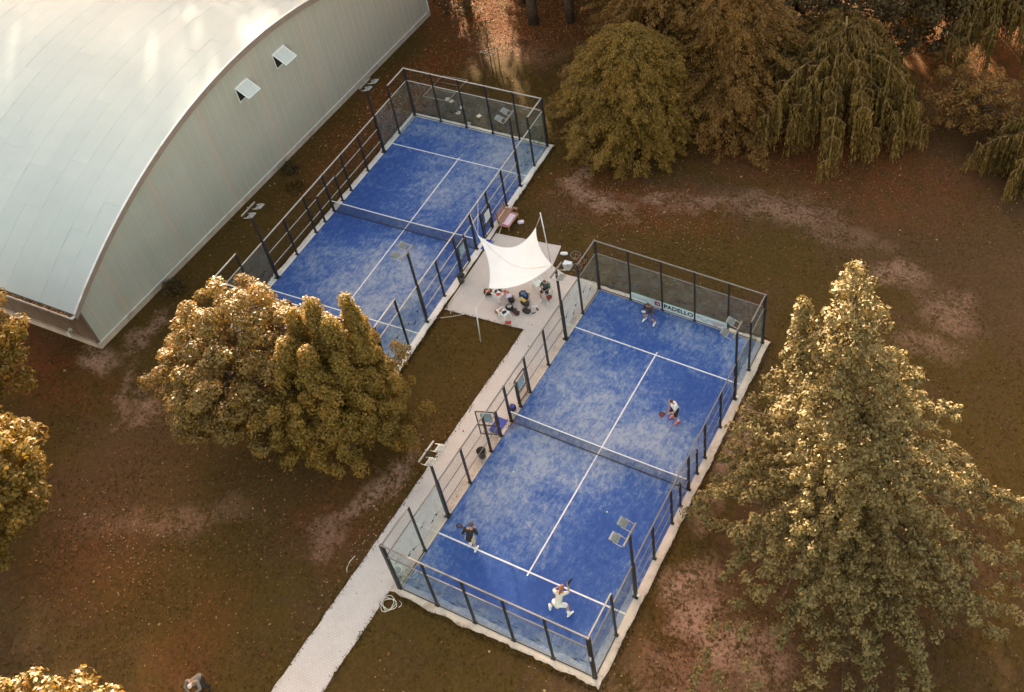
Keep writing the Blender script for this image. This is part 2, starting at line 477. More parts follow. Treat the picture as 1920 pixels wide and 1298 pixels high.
def mat_glass():
    m = bpy.data.materials.new('court_glass')
    m.use_nodes = True
    nt = m.node_tree
    nt.nodes.clear()
    out = nt.nodes.new('ShaderNodeOutputMaterial')
    tr = sh(nt, 'ShaderNodeBsdfTransparent', {0: (0.93, 0.97, 0.96)})
    gl = sh(nt, 'ShaderNodeBsdfGlossy', {'Color': (0.95, 1.0, 0.98), 'Roughness': 0.02})
    lw = sh(nt, 'ShaderNodeLayerWeight', {0: 0.5})
    fr = mth(nt, 'MULTIPLY_ADD', mth(nt, 'POWER', lw.outputs['Facing'], 4.0), 0.55, 0.018)
    a = sh(nt, 'ShaderNodeMixShader', {0: fr, 1: tr.outputs[0], 2: gl.outputs[0]})
    df = sh(nt, 'ShaderNodeBsdfDiffuse', {0: (0.42, 0.46, 0.42)})
    dirt = mr(nt, nz(nt, coord(nt), 1.3, 5, 0.7), 0.40, 0.8, 0.03, 0.16)
    mx = sh(nt, 'ShaderNodeMixShader', {0: dirt, 1: a.outputs[0], 2: df.outputs[0]})
    nt.links.new(mx.outputs[0], out.inputs[0])
    return m
M['glass'] = mat_glass()

def mat_wire(name, pitch, frac, col, axes=('X', 'Z')):
    m = bpy.data.materials.new(name)
    m.use_nodes = True
    nt = m.node_tree
    nt.nodes.clear()
    out = nt.nodes.new('ShaderNodeOutputMaterial')
    sep = sh(nt, 'ShaderNodeSeparateXYZ', {0: coord(nt)})
    def stripes(s):
        f = mth(nt, 'FRACT', mth(nt, 'DIVIDE', s, pitch))
        return mth(nt, 'LESS_THAN', f, frac)
    k = mth(nt, 'MAXIMUM', stripes(sep.outputs[axes[0]]), stripes(sep.outputs[axes[1]]))
    tr = sh(nt, 'ShaderNodeBsdfTransparent')
    df = sh(nt, 'ShaderNodeBsdfDiffuse', {0: (*col, 1)})
    mx = sh(nt, 'ShaderNodeMixShader', {0: k, 1: tr.outputs[0], 2: df.outputs[0]})
    nt.links.new(mx.outputs[0], out.inputs[0])
    return m
M['wire'] = mat_wire('welded_mesh', 0.025, 0.075, (0.045, 0.038, 0.032))
M['net'] = mat_wire('net_mesh', 0.03, 0.20, (0.09, 0.085, 0.08))

def mat_sail():
    m, nt, b = new_mat('sail_fabric')
    v = coord(nt)
    c = ramp(nt, nz(nt, v, 1.2, 4), [(0.3, (0.80, 0.80, 0.785)), (0.7, (0.86, 0.86, 0.845))])
    nt.links.new(c, b.inputs['Base Color'])
    b.inputs['Roughness'].default_value = 0.8
    tl = sh(nt, 'ShaderNodeBsdfTranslucent', {0: (0.85, 0.83, 0.78)})
    mx = sh(nt, 'ShaderNodeMixShader', {0: 0.18, 1: b.outputs[0], 2: tl.outputs[0]})
    nt.links.new(mx.outputs[0], nt.nodes['Material Output'].inputs[0])
    return m
M['sail'] = mat_sail()

def mat_leaf(name, cols, rough=0.5, transl=0.25, spec=0.4, tcol=None, patch=0.35):
    """leaves: every leaf takes its own tone from the palette, whole boughs lean to one end of it"""
    m, nt, b = new_mat(name)
    rnd = sh(nt, 'ShaderNodeNewGeometry').outputs['Random Per Island']
    n = nz(nt, coord(nt), 0.55, 3, 0.6)
    f = mth(nt, 'ADD', mth(nt, 'MULTIPLY', rnd, 1 - patch), mth(nt, 'MULTIPLY', mr(nt, n, 0.3, 0.7), patch))
    k = len(cols) - 1
    c = ramp(nt, f, [(i / k, q) for i, q in enumerate(cols)])
    nt.links.new(c, b.inputs['Base Color'])
    b.inputs['Roughness'].default_value = rough
    b.inputs['Specular IOR Level'].default_value = spec
    tl = sh(nt, 'ShaderNodeBsdfTranslucent', {0: mixc(nt, 1.0, c, (1.5, 1.25, 0.8), 'MULTIPLY')})
    mx = sh(nt, 'ShaderNodeMixShader', {0: transl, 1: b.outputs[0], 2: tl.outputs[0]})
    nt.links.new(mx.outputs[0], nt.nodes['Material Output'].inputs[0])
    return m

M['leaf_chestnut'] = mat_leaf('chestnut_leaves', [(0.090, 0.060, 0.012), (0.140, 0.092, 0.018), (0.195, 0.125, 0.026), (0.26, 0.118, 0.022)], 0.5, 0.25, 0.4)
M['leaf_hornbeam'] = mat_leaf('hornbeam_leaves', [(0.095, 0.064, 0.011), (0.155, 0.104, 0.016), (0.22, 0.142, 0.024), (0.29, 0.138, 0.022)], 0.55, 0.3, 0.3)
M['leaf_ginkgo'] = mat_leaf('ginkgo_leaves', [(0.085, 0.062, 0.019), (0.135, 0.100, 0.033), (0.19, 0.140, 0.050), (0.25, 0.185, 0.068)], 0.6, 0.12, 0.25)
M['leaf_conifer'] = mat_leaf('cypress_sprays', [(0.085, 0.049, 0.008), (0.15, 0.090, 0.014), (0.21, 0.128, 0.021), (0.26, 0.125, 0.025)], 0.6, 0.12, 0.25)
M['leaf_brown'] = mat_leaf('rusty_cypress_sprays', [(0.085, 0.045, 0.010), (0.14, 0.074, 0.016), (0.19, 0.100, 0.021), (0.25, 0.105, 0.026)], 0.6, 0.12, 0.25)
M['leaf_weeping'] = mat_leaf('weeping_needles', [(0.075, 0.046, 0.011), (0.13, 0.082, 0.019), (0.185, 0.118, 0.028), (0.25, 0.162, 0.042)], 0.6, 0.12, 0.3)
M['leaf_bright'] = mat_leaf('bright_glossy_leaves', [(0.09, 0.06, 0.015), (0.15, 0.10, 0.03), (0.22, 0.14, 0.04)], 0.35, 0.25, 0.7)
M['leaf_dark'] = mat_leaf('dark_foliage', [(0.035, 0.024, 0.008), (0.06, 0.04, 0.012), (0.085, 0.055, 0.018)], 0.6, 0.15, 0.25)
M['grass_blade'] = mat_leaf('grass_blades', [(0.070, 0.044, 0.011), (0.098, 0.062, 0.016), (0.125, 0.080, 0.022), (0.155, 0.100, 0.033)], 0.7, 0.45, 0.2, patch=0.5)
M['litter'] = mat_leaf('fallen_leaf', [(0.10, 0.035, 0.012), (0.20, 0.075, 0.022), (0.26, 0.13, 0.045), (0.40, 0.27, 0.14)], 0.8, 0.05, 0.2, patch=0.1)

def mat_roof():
    m, nt, b = new_mat('pale_roof_sheet')
    v = coord(nt, 'Object')
    rnd = sh(nt, 'ShaderNodeObjectInfo').outputs['Random']
    c = ramp(nt, nz(nt, v, 0.35, 5, 0.6), [(0.3, (0.335, 0.385, 0.375)), (0.7, (0.38, 0.43, 0.42))])
    c = mixc(nt, mth(nt, 'MULTIPLY', rnd, 0.22), c, (0.29, 0.35, 0.36))
    nt.links.new(c, b.inputs['Base Color'])
    nt.links.new(mth(nt, 'MULTIPLY_ADD', rnd, 0.05, 0.52), b.inputs['Roughness'])
    b.inputs['Specular IOR Level'].default_value = 0.3
    return m
M['roof'] = mat_roof()

def mat_gable():
    m, nt, b = new_mat('translucent_wall_panel')
    v = coord(nt)
    sep = sh(nt, 'ShaderNodeSeparateXYZ', {0: v})
    x, z = sep.outputs[0], sep.outputs[2]
    n = nz(nt, v, 0.5, 4)
    c = ramp(nt, n, [(0.3, (0.345, 0.375, 0.315)), (0.7, (0.40, 0.415, 0.355))])
    far = mr(nt, x, 4, 30, 0, 0.8, False)
    c = mixc(nt, far, c, (0.39, 0.345, 0.295))
    # columns and girts of the frame behind the translucent sheet, seen as faint warm bands
    fx = mth(nt, 'ABSOLUTE', mth(nt, 'SUBTRACT', mth(nt, 'FRACT', mth(nt, 'DIVIDE', x, 4.84)), 0.5))
    fz = mth(nt, 'ABSOLUTE', mth(nt, 'SUBTRACT', mth(nt, 'FRACT', mth(nt, 'DIVIDE', z, 1.9)), 0.5))
    band = mth(nt, 'MAXIMUM', mr(nt, fx, 0.07, 0.03), mth(nt, 'MULTIPLY', mr(nt, fz, 0.10, 0.03), 0.7))
    c = mixc(nt, mth(nt, 'MULTIPLY', band, 0.42), c, (0.44, 0.35, 0.28))
    rnd = sh(nt, 'ShaderNodeObjectInfo').outputs['Random']
    c = mixc(nt, mth(nt, 'MULTIPLY', rnd, 0.16), c, (0.28, 0.29, 0.235))
    st = sh(nt, 'ShaderNodeMapping', {'Vector': v, 'Scale': (6, 1, 0.3)}).outputs[0]
    c = mixc(nt, mr(nt, nz(nt, st, 1.0, 4), 0.5, 0.8, 0, 0.2), c, (0.27, 0.22, 0.17))
    nt.links.new(c, b.inputs['Base Color'])
    b.inputs['Roughness'].default_value = 0.45
    b.inputs['Specular IOR Level'].default_value = 0.4
    return m
M['gable'] = mat_gable()
M['trim'] = simple('white_trim', (0.66, 0.66, 0.64), 0.5, 0.1, 0.08, 3, 0.5, (0.45, 0.38, 0.32))
M['fascia'] = simple('brown_fascia', (0.24, 0.185, 0.145), 0.7, 0, 0.12, 2)
M['front_wall'] = simple('eaves_shade_brown', (0.14, 0.095, 0.07), 0.8, 0, 0.15, 2)  # brown carries the eaves shade; corner, rear wall and deck share it
M['plinth'] = simple('hall_plinth', (0.40, 0.33, 0.27), 0.9, 0, 0.15, 1.5, 0.3, (0.22, 0.16, 0.11))
M['seam'] = simple('panel_seam', (0.50, 0.42, 0.35), 0.6, 0, 0.1)
M['hole'] = simple('dark_interior', (0.02, 0.015, 0.012), 0.9)
M['pane'] = simple('frosted_window_pane', (0.50, 0.53, 0.50), 0.3, 0, 0.05, 3)
M['banner'] = simple('pale_banner', (0.55, 0.66, 0.64), 0.5, 0, 0.06, 3)
M['bin_clear'] = simple('grey_green_bin', (0.24, 0.27, 0.25), 0.4, 0, 0.15, 4)
M['box_blue'] = simple('pale_blue_box', (0.62, 0.68, 0.74), 0.5, 0, 0.06, 4)

# ------------------------------------------------------------------ ground, paths, courts
COURT_FAR = (-17.6425, 9.2947, 0.0704)
def far(x, y, z=0.0):
    c, s = math.cos(COURT_FAR[2]), math.sin(COURT_FAR[2])
    return (COURT_FAR[0] + c * x - s * y, COURT_FAR[1] + s * x + c * y, z)

g = MB()
g.add([(-900, -900, -0.03), (900, -900, -0.03), (900, 900, -0.03), (-900, 900, -0.03)], [(0, 1, 2, 3)])
tag(g.build('ground', M['ground']), 'autumn park ground of olive grass, bare earth and leaf litter', kind='structure')

def wobble_edge(p0, p1, step, amp, seed):
    """points p0..p1 (p1 excluded) pushed sideways by noise"""
    p0, p1 = Vector(p0), Vector(p1)
    d = p1 - p0
    n = max(1, int(d.length / step))
    s = Vector((-d.y, d.x)).normalized()
    out = []
    for i in range(n):
        q = p0 + d * (i / n)
        a = 0 if i == 0 else (mnoise.noise((q.x * 1.7 + seed, q.y * 1.7, seed)) + 0.5 * mnoise.noise((q.x * 6 + seed, q.y * 6, 3))) * amp
        out.append(q + s * a)
    return out

def flat_poly(name, corners, z, mat, amps, label, thick=0.12):
    pts = []
    for i, c in enumerate(corners):
        pts += wobble_edge(c, corners[(i + 1) % len(corners)], 0.25, amps[i], i * 7.3)
    b = MB()
    b.prism([(p.x, p.y) for p in pts], z - thick, z)
    return tag(b.build(name, mat), label, kind='structure')

k1 = far(10.45, 6.0); k2 = far(10.45, 12.45)
flat_poly('path', [(-2.42, -14.0), (-0.30, -14.0), (-0.44, -0.45), (-0.44, 20.45), (-2.56, 15.66)][:4] + [(-2.50, 20.3), (-2.56, 15.66)], -0.015, M['pavers'],
          [0.02, 0.05, 0.01, 0.01, 0.01, 0.05], 'long pale paved path beside the nearer blue court')
flat_poly('plaza', [(-7.51, 15.14), (-2.565, 15.66), (-2.505, 20.3), (-3.45, 20.6), (-3.77, 22.25), (-7.98, 21.63)], -0.013, M['pavers'],
          [0.015, 0.0, 0.02, 0.02, 0.02, 0.01], 'pale paved square between the two courts under the shade sail')

def kerb(name, loc, rz, wl, wr, wn, wf, mat, amp, label):
    """ring of concrete round a 10 x 20 court, ragged where the grass grows over it"""
    b = MB()
    inner = [(-0.0, -0.0), (10.0, 0.0), (10.0, 20.0), (0.0, 20.0)]
    outer = [(-wl, -wn), (10 + wr, -wn), (10 + wr, 20 + wf), (-wl, 20 + wf)]
    ip, op = [], []
    for i in range(4):
        a0, a1 = Vector(inner[i]), Vector(inner[(i + 1) % 4])
        b0, b1 = Vector(outer[i]), Vector(outer[(i + 1) % 4])
        n = 96 if i % 2 else 52
        s = Vector((-(b1 - b0).y, (b1 - b0).x)).normalized()
        for k in range(n):
            t = k / n
            q = b0.lerp(b1, t)
            a = amp[i] * (mnoise.noise((q.x * 1.1 + loc[0], q.y * 1.1, 1.3)) + 0.6 * mnoise.noise((q.x * 4 + 9, q.y * 4, loc[0])))
            ip.append(a0.lerp(a1, t))
            op.append(q + s * (a + 0.5 * amp[i]))
    n = len(ip)
    mid = [o.lerp(i, 0.25) for o, i in zip(op, ip)]
    vs = [(p.x, p.y, -0.06) for p in ip] + [(p.x, p.y, 0.035) for p in ip] + [(p.x, p.y, 0.03) for p in mid] + [(p.x, p.y, 0.012) for p in op] + [(p.x, p.y, -0.14) for p in op]
    fs = []
    for r in range(4):
        for k in range(n):
            k2 = (k + 1) % n
            fs.append((r * n + k, r * n + k2, (r + 1) * n + k2, (r + 1) * n + k))
    b.add(vs, [f[::-1] for f in fs])
    return tag(b.build(name, mat, None, loc, (0, 0, rz)), label, kind='structure')

kerb('kerb', (0, 0, 0), 0, 0.42, 0.46, 0.46, 0.36, M['kerb'], [0.17, 0.07, 0.14, 0.0], 'beige concrete kerb round the nearer blue court')
kerb('kerb', (COURT_FAR[0], COURT_FAR[1], 0), COURT_FAR[2], 0.40, 0.42, 0.42, 0.36, M['kerb_white'], [0.07, 0.06, 0.04, 0.05], 'pale concrete kerb round the farther blue court')

def turf(loc, rz, mat, label):
    b = MB()
    b.prism([(0.004, 0.004), (9.996, 0.004), (9.996, 19.996), (0.004, 19.996)], -0.05, 0.0)
    o = tag(b.build('court_turf', mat, None, loc, (0, 0, rz)), label, kind='structure')
    for y in (3.05, 16.95):
        l = MB()
        l.box((5, y, 0.002), (9.95, 0.075, 0.006))
        l.build('service_line', M['line'], o)
    l = MB()
    l.box((5, 10, 0.0035), (0.07, 14.3, 0.006))
    l.build('centre_line', M['line'], o)
    return o
turf((0, 0, 0), 0, M['turf_near'], 'worn blue playing surface of the nearer court with four players')
turf((COURT_FAR[0], COURT_FAR[1], 0), COURT_FAR[2], M['turf_far'], 'worn blue playing surface of the empty farther court')

# ------------------------------------------------------------------ court enclosures
_cache = {}
def cached(key, fn):
    if key not in _cache:
        _cache[key] = fn()
    return _cache[key]

BIRD = [(1.25 * a, 1.25 * c) for a, c in [(-.17, .02), (-.10, .06), (-.03, .035), (0.0, .055), (.035, .03), (.11, .075), (.20, .05), (.10, .03), (.04, -.01), (.05, -.075), (.0, -.05), (-.05, -.08), (-.04, -.01), (-.10, .02)]]
def bird_mesh():
    b = MB()
    b.prism(BIRD, 0, 0.004, Matrix(((1, 0, 0), (0, 0, 1), (0, 1, 0))))
    return b.mesh('bird_decal', M['ink_black'])

def post_mesh(w, d, h, plate=True):
    b = MB()
    b.box((0, 0, h / 2 + 0.03), (w, d, h - 0.06))
    b.box((0, 0, h - 0.005), (w + 0.008, d + 0.008, 0.012))
    return b.mesh('post', M['steel'])

def plate_mesh():
    b = MB()
    b.box((0, 0, 0.006), (0.22, 0.16, 0.014))
    for sx in (-1, 1):
        for sy in (-1, 1):
            b.tube([(sx * .085, sy * .055, 0.012), (sx * .085, sy * .055, 0.035)], 0.012, 6)
        b.prism([(0, 0), (0.07, 0), (0, 0.10)], -0.004, 0.004, Matrix(((sx, 0, 0), (0, 0, 1), (0, 1, 0))) @ Matrix.Translation((0.03, 0, 0)).to_3x3())
    return b.mesh('base_plate', M['steel'])

def text_mesh(body, size, bold=0.0, extr=0.0015, sx=1.0, space=1.0):
    cu = bpy.data.curves.new('text', 'FONT')
    cu.body = body
    cu.size = size
    cu.offset = bold
    cu.extrude = extr
    cu.align_x = 'CENTER'
    cu.align_y = 'CENTER'
    cu.space_character = space
    o = bpy.data.objects.new('text', cu)
    COL.objects.link(o)
    dg = bpy.context.evaluated_depsgraph_get()
    me = bpy.data.meshes.new_from_object(o.evaluated_get(dg))
    bpy.data.objects.remove(o)
    if sx != 1.0:
        me.transform(Matrix.Diagonal((sx, 1, 1, 1)))
    return me

def notice(parent, loc, rot, w, h, mat, rows, ink):
    b = MB()
    b.box((0, 0, 0), (w, 0.012, h))
    s = b.build('notice_board', mat, parent, loc, rot)
    t = MB()
    for i in range(rows):
        z = h * (0.36 - 0.72 * i / max(1, rows - 1))
        x0 = -w * 0.38
        for wd in (0.22, 0.16, 0.24):
            ww = w * wd * (0.8 + 0.4 * random.random())
            for sy in (-1, 1):
                t.box((x0 + ww / 2, sy * 0.0072, z), (ww, 0.002, h * 0.055))
            x0 += ww + w * 0.05
    t.build('print', ink, s)
    return s

def enclosure(loc, rz, gates, label, near):
    root = thing('court_enclosure', label, 'court fence', loc, rz)
    T = -0.05                                        # centre line of the fence outside the playing line
    birdm = cached('bird', bird_mesh)
    def post(x, y, h, w=0.075, d=0.11, rot=0.0):
        me = cached(('post', w, d, h), lambda: post_mesh(w, d, h))
        p = link('post', me, root, (x, y, 0.035), (0, 0, rot))
        link('base_plate', cached('plate', plate_mesh), p, (0, 0, 0.0))
        return p
    def rail(a, b, w=0.05, h=0.05, name='rail', mat='rail_grey' if near else 'galv'):  # nearer rails take the copy with shade in its colour
        m = MB()
        m.bar(a, b, w, h)
        return m.build(name, M[mat], root)
    def panel(a, b, z0, z1, kind):
        """a, b: the two feet; glass is 12 mm thick, wire mesh a thin sheet"""
        a, b = Vector(a), Vector(b)
        d = b - a
        L = d.length
        ang = math.atan2(d.y, d.x)
        c = (a + b) / 2
        m = MB()
        if kind == 'glass':
            m.box((0, 0, (z1 - z0) / 2), (L - 0.02, 0.012, z1 - z0 - 0.02))
            o = m.build('glass_pane', M['glass'], root, (c.x, c.y, z0), (0, 0, ang))
            ph = random.random()
            for i, (fx, fz) in enumerate([(-0.30, 0.42 + 0.18 * ph), (0.22, 0.55 - 0.2 * ph), (0.02, 0.28 + .1 * ph)]):
                link('bird_decal', birdm, o, (fx * L + 0.08 * math.sin(ph * 50 + i), 0.008, fz * (z1 - z0)), (0, (0.35 if i % 2 else -0.4) + 0.3 * ph, 0))
        else:
            m.add([(-L / 2 + .01, 0, 0), (L / 2 - .01, 0, 0), (L / 2 - .01, 0, z1 - z0), (-L / 2 + .01, 0, z1 - z0)], [(0, 1, 2, 3)])
            o = m.build('mesh_panel', M['wire'], root, (c.x, c.y, z0), (0, 0, ang))
        return o
    lo, hi = T, 10 - T
    nlo, nhi = T, 20 - T
    # corner posts and end walls
    for x in (lo, hi):
        for y in (nlo, nhi):
            post(x, y, 4.0, 0.15, 0.15)
    for y in (nlo, nhi):
        for x in (2, 4, 6, 8):
            post(x, y, 4.0, 0.075, 0.11)
        xs = [lo, 2, 4, 6, 8, hi]
        for i in range(5):
            panel((xs[i], y, 0), (xs[i + 1], y, 0), 0.05, 3.0, 'glass')
            panel((xs[i], y, 0), (xs[i + 1], y, 0), 3.04, 3.95, 'wire')
            a = 0.075 if i == 0 else 0.038
            c = 0.075 if i == 4 else 0.038
            rail((xs[i] + a, y, 3.02), (xs[i + 1] - c, y, 3.02), 0.045, 0.045)
        rail((lo - 0.05, y, 4.015), (hi + 0.05, y, 4.015), 0.065, 0.05, 'top_rail')
        sg = 1 if y < 10 else -1
        rail((lo + 0.08, y, 0.045), (hi - 0.08, y, 0.045), 0.05, 0.035, 'bottom_rail', 'steel')
    # side walls
    for x in (lo, hi):
        sgn = -1 if x == lo else 1
        gate = (sgn in gates)
        for y in (2, 18):
            post(x, y, 4.0, 0.11, 0.075)
        for y in (6, 8, 10, 12, 14):
            post(x, y, 3.0, 0.11, 0.08 if y != 10 else 0.10)
        for y in (9, 11):
            post(x, y, 2.12, 0.10, 0.075)
        for (y0, y1) in ((nlo, 2), (18, nhi)):
            panel((x, y0, 0), (x, y1, 0), 0.05, 3.0, 'glass')
            panel((x, y0, 0), (x, y1, 0), 3.04, 3.95, 'wire')
            rail((x, y0 + (0.075 if y0 < 1 else 0.04), 3.02), (x, y1 - (0.075 if y1 > 19 else 0.04), 3.02), 0.045, 0.045)
            rail((x, y0 + 0.06, 4.013), (x, y1 + (-0.06 if y1 > 19 else 0.04), 4.013), 0.065, 0.05, 'top_rail')
            rail((x, y0 + .08, 0.045), (x, y1 - .05, 0.045), 0.05, 0.035, 'bottom_rail', 'steel')
        panel((x, 2, 0), (x, 4, 0), 0.05, 2.96, 'glass')
        panel((x, 16, 0), (x, 18, 0), 0.05, 2.96, 'glass')
        for (y0, y1) in ((2.05, 3.92), (4.08, 15.92), (16.08, 17.95)):
            rail((x, y0, 3.03), (x, y1, 3.03), 0.06, 0.05, 'top_rail')
        for y0, y1 in ((4, 6), (6, 8), (8, 9), (9, 10), (10, 11), (11, 12), (12, 14), (14, 16)):
            opening = y0 in (9, 10)
            a, c = y0 + 0.06, y1 - 0.06
            if not opening:
                panel((x, y0 + .04, 0), (x, y1 - .04, 0), 0.06, 2.98, 'wire')
                for z in (1.0, 2.0):
                    rail((x, a, z), (x, c, z), 0.035, 0.035)
            else:
                panel((x, y0 + .04, 0), (x, y1 - .04, 0), 2.13, 2.98, 'wire')
                rail((x, a, 2.10), (x, c, 2.10), 0.055, 0.055, 'lintel')
                if not gate:
                    panel((x, y0 + .04, 0), (x, y1 - .04, 0), 0.06, 2.06, 'wire')
                    rail((x, a, 1.0), (x, c, 1.0), 0.035, 0.035)
    # net posts belong to the fence line; gates hang outside
    def gate_leaf(hx, hy, ang, mat, ink, rows):
        o = bpy.data.objects.new('gate', None)
        COL.objects.link(o)
        o.parent = root
        o.location = (hx, hy, 0.05)
        o.rotation_euler = (0, 0, ang)
        f = MB()
        W, H = 0.96, 2.02
        for a, c in (((0, 0, 0.05), (0, 0, H)), ((W, 0, 0.05), (W, 0, H)), ((0.03, 0, H), (W - .03, 0, H)), ((0.03, 0, 0.07), (W - .03, 0, 0.07)), ((0.03, 0, 0.85), (W - .03, 0, 0.85))):
            f.bar(a, c, 0.05, 0.05)
        f.build('gate_frame', M['steel'], o)
        w = MB()
        w.add([(0.03, 0.0, 0.08), (W - .03, 0.0, 0.08), (W - .03, 0.0, H - .03), (0.03, 0.0, H - .03)], [(0, 1, 2, 3)])
        w.build('mesh_panel', M['wire'], o)
        h = MB()
        h.bar((W - 0.1, -0.05, 1.05), (W - 0.1, 0.05, 1.05), 0.02)
        h.bar((W - 0.1, 0.05, 1.05), (W - 0.22, 0.05, 1.05), 0.02)
        h.build('handle', M['galv'], o)
        notice(o, (W / 2, -0.04, 1.45), (0, 0, 0), 0.56, 0.72, mat, rows, ink)
        return o
    if -1 in gates:
        gate_leaf(lo - 0.09, 8.97, R(199), M['sign_blue'], M['sign_white'], 6)
        gate_leaf(lo - 0.13, 11.03, R(90), M['sign_blue'], M['sign_white'], 6)
    if 1 in gates:
        gate_leaf(hi + 0.13, 8.97, R(-90), M['sign_blue'], M['sign_white'], 6)
        gate_leaf(hi + 0.13, 11.03, R(90), M['sign_white'], M['ink_grey'], 5)
    # small white plate and lettering on the near right corner post
    if near:
        t = text_mesh('Wilson', 0.155, 0.002)
        t.materials.append(M['white_cloth'])
        o = link('lettering', t, root)
        o.matrix_local = Matrix.Translation((hi - 0.005, nlo - 0.078, 2.1)) @ Matrix(((0, 1, 0, 0), (0, 0, -1, 0), (-1, 0, 0, 0), (0, 0, 0, 1)))
    else:
        b = MB()
        b.box((9.0 + .62, nlo - 0.03, 2.75), (0.34, 0.012, 0.40))
        o = b.build('small_plate', M['sign_white'], root)
        q = MB()
        q.tube([(9.62 + 0.08 * math.cos(a), nlo - 0.038, 2.80 + 0.09 * math.sin(a)) for a in np.linspace(-0.7, math.pi + 0.7, 14)], 0.018, 6)
        q.bar((9.62 - .10, nlo - .038, 2.66), (9.62 - .04, nlo - .038, 2.66), 0.03)
        q.bar((9.62 + .04, nlo - .038, 2.66), (9.62 + .10, nlo - .038, 2.66), 0.03)
        q.build('plate_symbol', M['ink_black'], o)
    return root

enclosure((0, 0, 0), 0, (-1,), 'dark steel and glass fence enclosing the nearer blue court with players', True)
enclosure((COURT_FAR[0], COURT_FAR[1], 0), COURT_FAR[2], (1,), 'dark steel and glass fence enclosing the empty blue court beside the hall', False)

def court_net(loc, rz, label):
    root = thing('court_net', label, 'net', loc, rz)
    n = 24
    xs = np.linspace(0.06, 9.94, n)
    top = [0.92 - 0.05 * (1 - ((x - 5) / 5) ** 2) for x in xs]
    b = MB()
    vs = [(x, 10, 0.03) for x in xs] + [(x, 10, t - 0.03) for x, t in zip(xs, top)]
    b.add(vs, [(k, k + 1, n + k + 1, n + k) for k in range(n - 1)])
    b.build('net_mesh', M['net'], root)
    b = MB()
    for k in range(n - 1):
        b.bar((xs[k], 10, top[k]), (xs[k + 1], 10, top[k + 1]), 0.03, 0.065)
    b.build('top_band', M['white_cloth'], root)
    b = MB()
    b.bar((0.06, 10, 0.025), (9.94, 10, 0.025), 0.03, 0.035)
    b.build('bottom_cord', M['dark_brown'], root)
    for x in (0.03, 9.97):
        b = MB()
        b.tube([(x, 10, 0), (x, 10, 0.98)], 0.035, 10)
        b.build('net_post', M['steel'], root)
    return root
court_net((0, 0, 0), 0, 'dark net with white band across the nearer court')
court_net((COURT_FAR[0], COURT_FAR[1], 0), COURT_FAR[2], 'dark net with white band across the empty farther court')

# ------------------------------------------------------------------ floodlight masts
def floodlight_mast():
    root = thing('floodlight_mast', 'x', 'floodlight', (0, 0, 0.035), 0, 'floodlight masts along the court fences')
    b = MB()
    b.box((0, 0, 1.5), (0.14, 0.14, 3.0))
    b.box((0, 0, 4.28), (0.10, 0.10, 2.56))
    b.build('pole', M['steel'], root)
    b = MB()
    b.box((0, 0, 0.008), (0.3, 0.3, 0.018))
    for sx in (-1, 1):
        for sy in (-1, 1):
            b.tube([(sx * .11, sy * .11, 0.015), (sx * .11, sy * .11, 0.05)], 0.014, 6)
    b.build('base_plate', M['steel'], root)
    b = MB()
    b.box((-0.13, 0, 0.16), (0.11, 0.10, 0.14))
    b.build('junction_box', M['white_plastic'], root)
    b = MB()
    b.box((0, 0, 5.60), (0.075, 1.2, 0.075))
    b.tube([(0, 0, 5.54), (0, 0, 5.72)], 0.035, 8)
    b.build('crossarm', M['rail_grey'], root)
    tilt = Matrix.Rotation(R(-20), 3, 'Y')
    for y in (-0.38, 0.38):
        e = MB()
        e.box((0, 0, 0.0), (0.42, 0.40, 0.05))
        e.box((0.0, 0, 0.035), (0.30, 0.30, 0.03))
        for k in range(7):
            e.box((0.0, -0.18 + 0.06 * k, 0.055), (0.28, 0.008, 0.03))
        fl = e.build('floodlight', M['lamp_alu'], root, (0.50, y, 5.62), tilt.to_euler())
        e = MB()
        e.box((0, 0, -0.028), (0.40, 0.38, 0.008))
        e.build('lens', M['pane'], fl)
        e = MB()
        for s in (-1, 1):
            e.bar((-0.46, s * 0.19, 0.0), (-0.02, s * 0.225, 0.0), 0.018, 0.03)
        e.build('bracket', M['galv'], fl)
    return root
m0 = floodlight_mast()
MAST = [
    ((0, -0.05, 4.0), 0, 'floodlight mast beside the paved path next to the black-sweater player'),
    ((0, -0.05, 16.0), 0, 'floodlight mast next to the white shade sail and seated person'),
    ((0, 10.05, 4.0), math.pi, 'floodlight mast on the right fence nearest the woman in white'),
    ((0, 10.05, 16.0), math.pi, 'floodlight mast near the banner wall, level with the big ginkgo top'),
    ((1, -0.05, 4.0), 0, 'floodlight mast on the hall side near the orange trees'),
    ((1, -0.05, 16.0), 0, 'floodlight mast on the hall side near the far end, by red leaf litter'),
    ((1, 10.05, 4.0), math.pi, 'floodlight mast of the empty court nearest the dotted cord'),
    ((1, 10.05, 16.0), math.pi, 'floodlight mast of the empty court beside the dense conifers'),
]
for i, ((w, x, y), rz, lab) in enumerate(MAST):
    o = m0 if i == 0 else copy_tree(m0)
    o.location = (x, y, 0.035) if w == 0 else far(x, y, 0.035)
    o.rotation_euler = (0, 0, rz + (COURT_FAR[2] if w else 0))
    o['label'] = lab

# ------------------------------------------------------------------ sports hall
HALL = thing('sports_hall', 'large hall with curved pale metal roof and ribbed grey-green end wall', 'hall', (-23.69, 5.07, 0), math.atan2(35.07, -1.42))
SC, ZT, RAD, WID = 17.55, 9.28, 31.0, 35.10
def arch(x):
    return ZT - (RAD - math.sqrt(max(0.0, RAD * RAD - (x - SC) ** 2)))

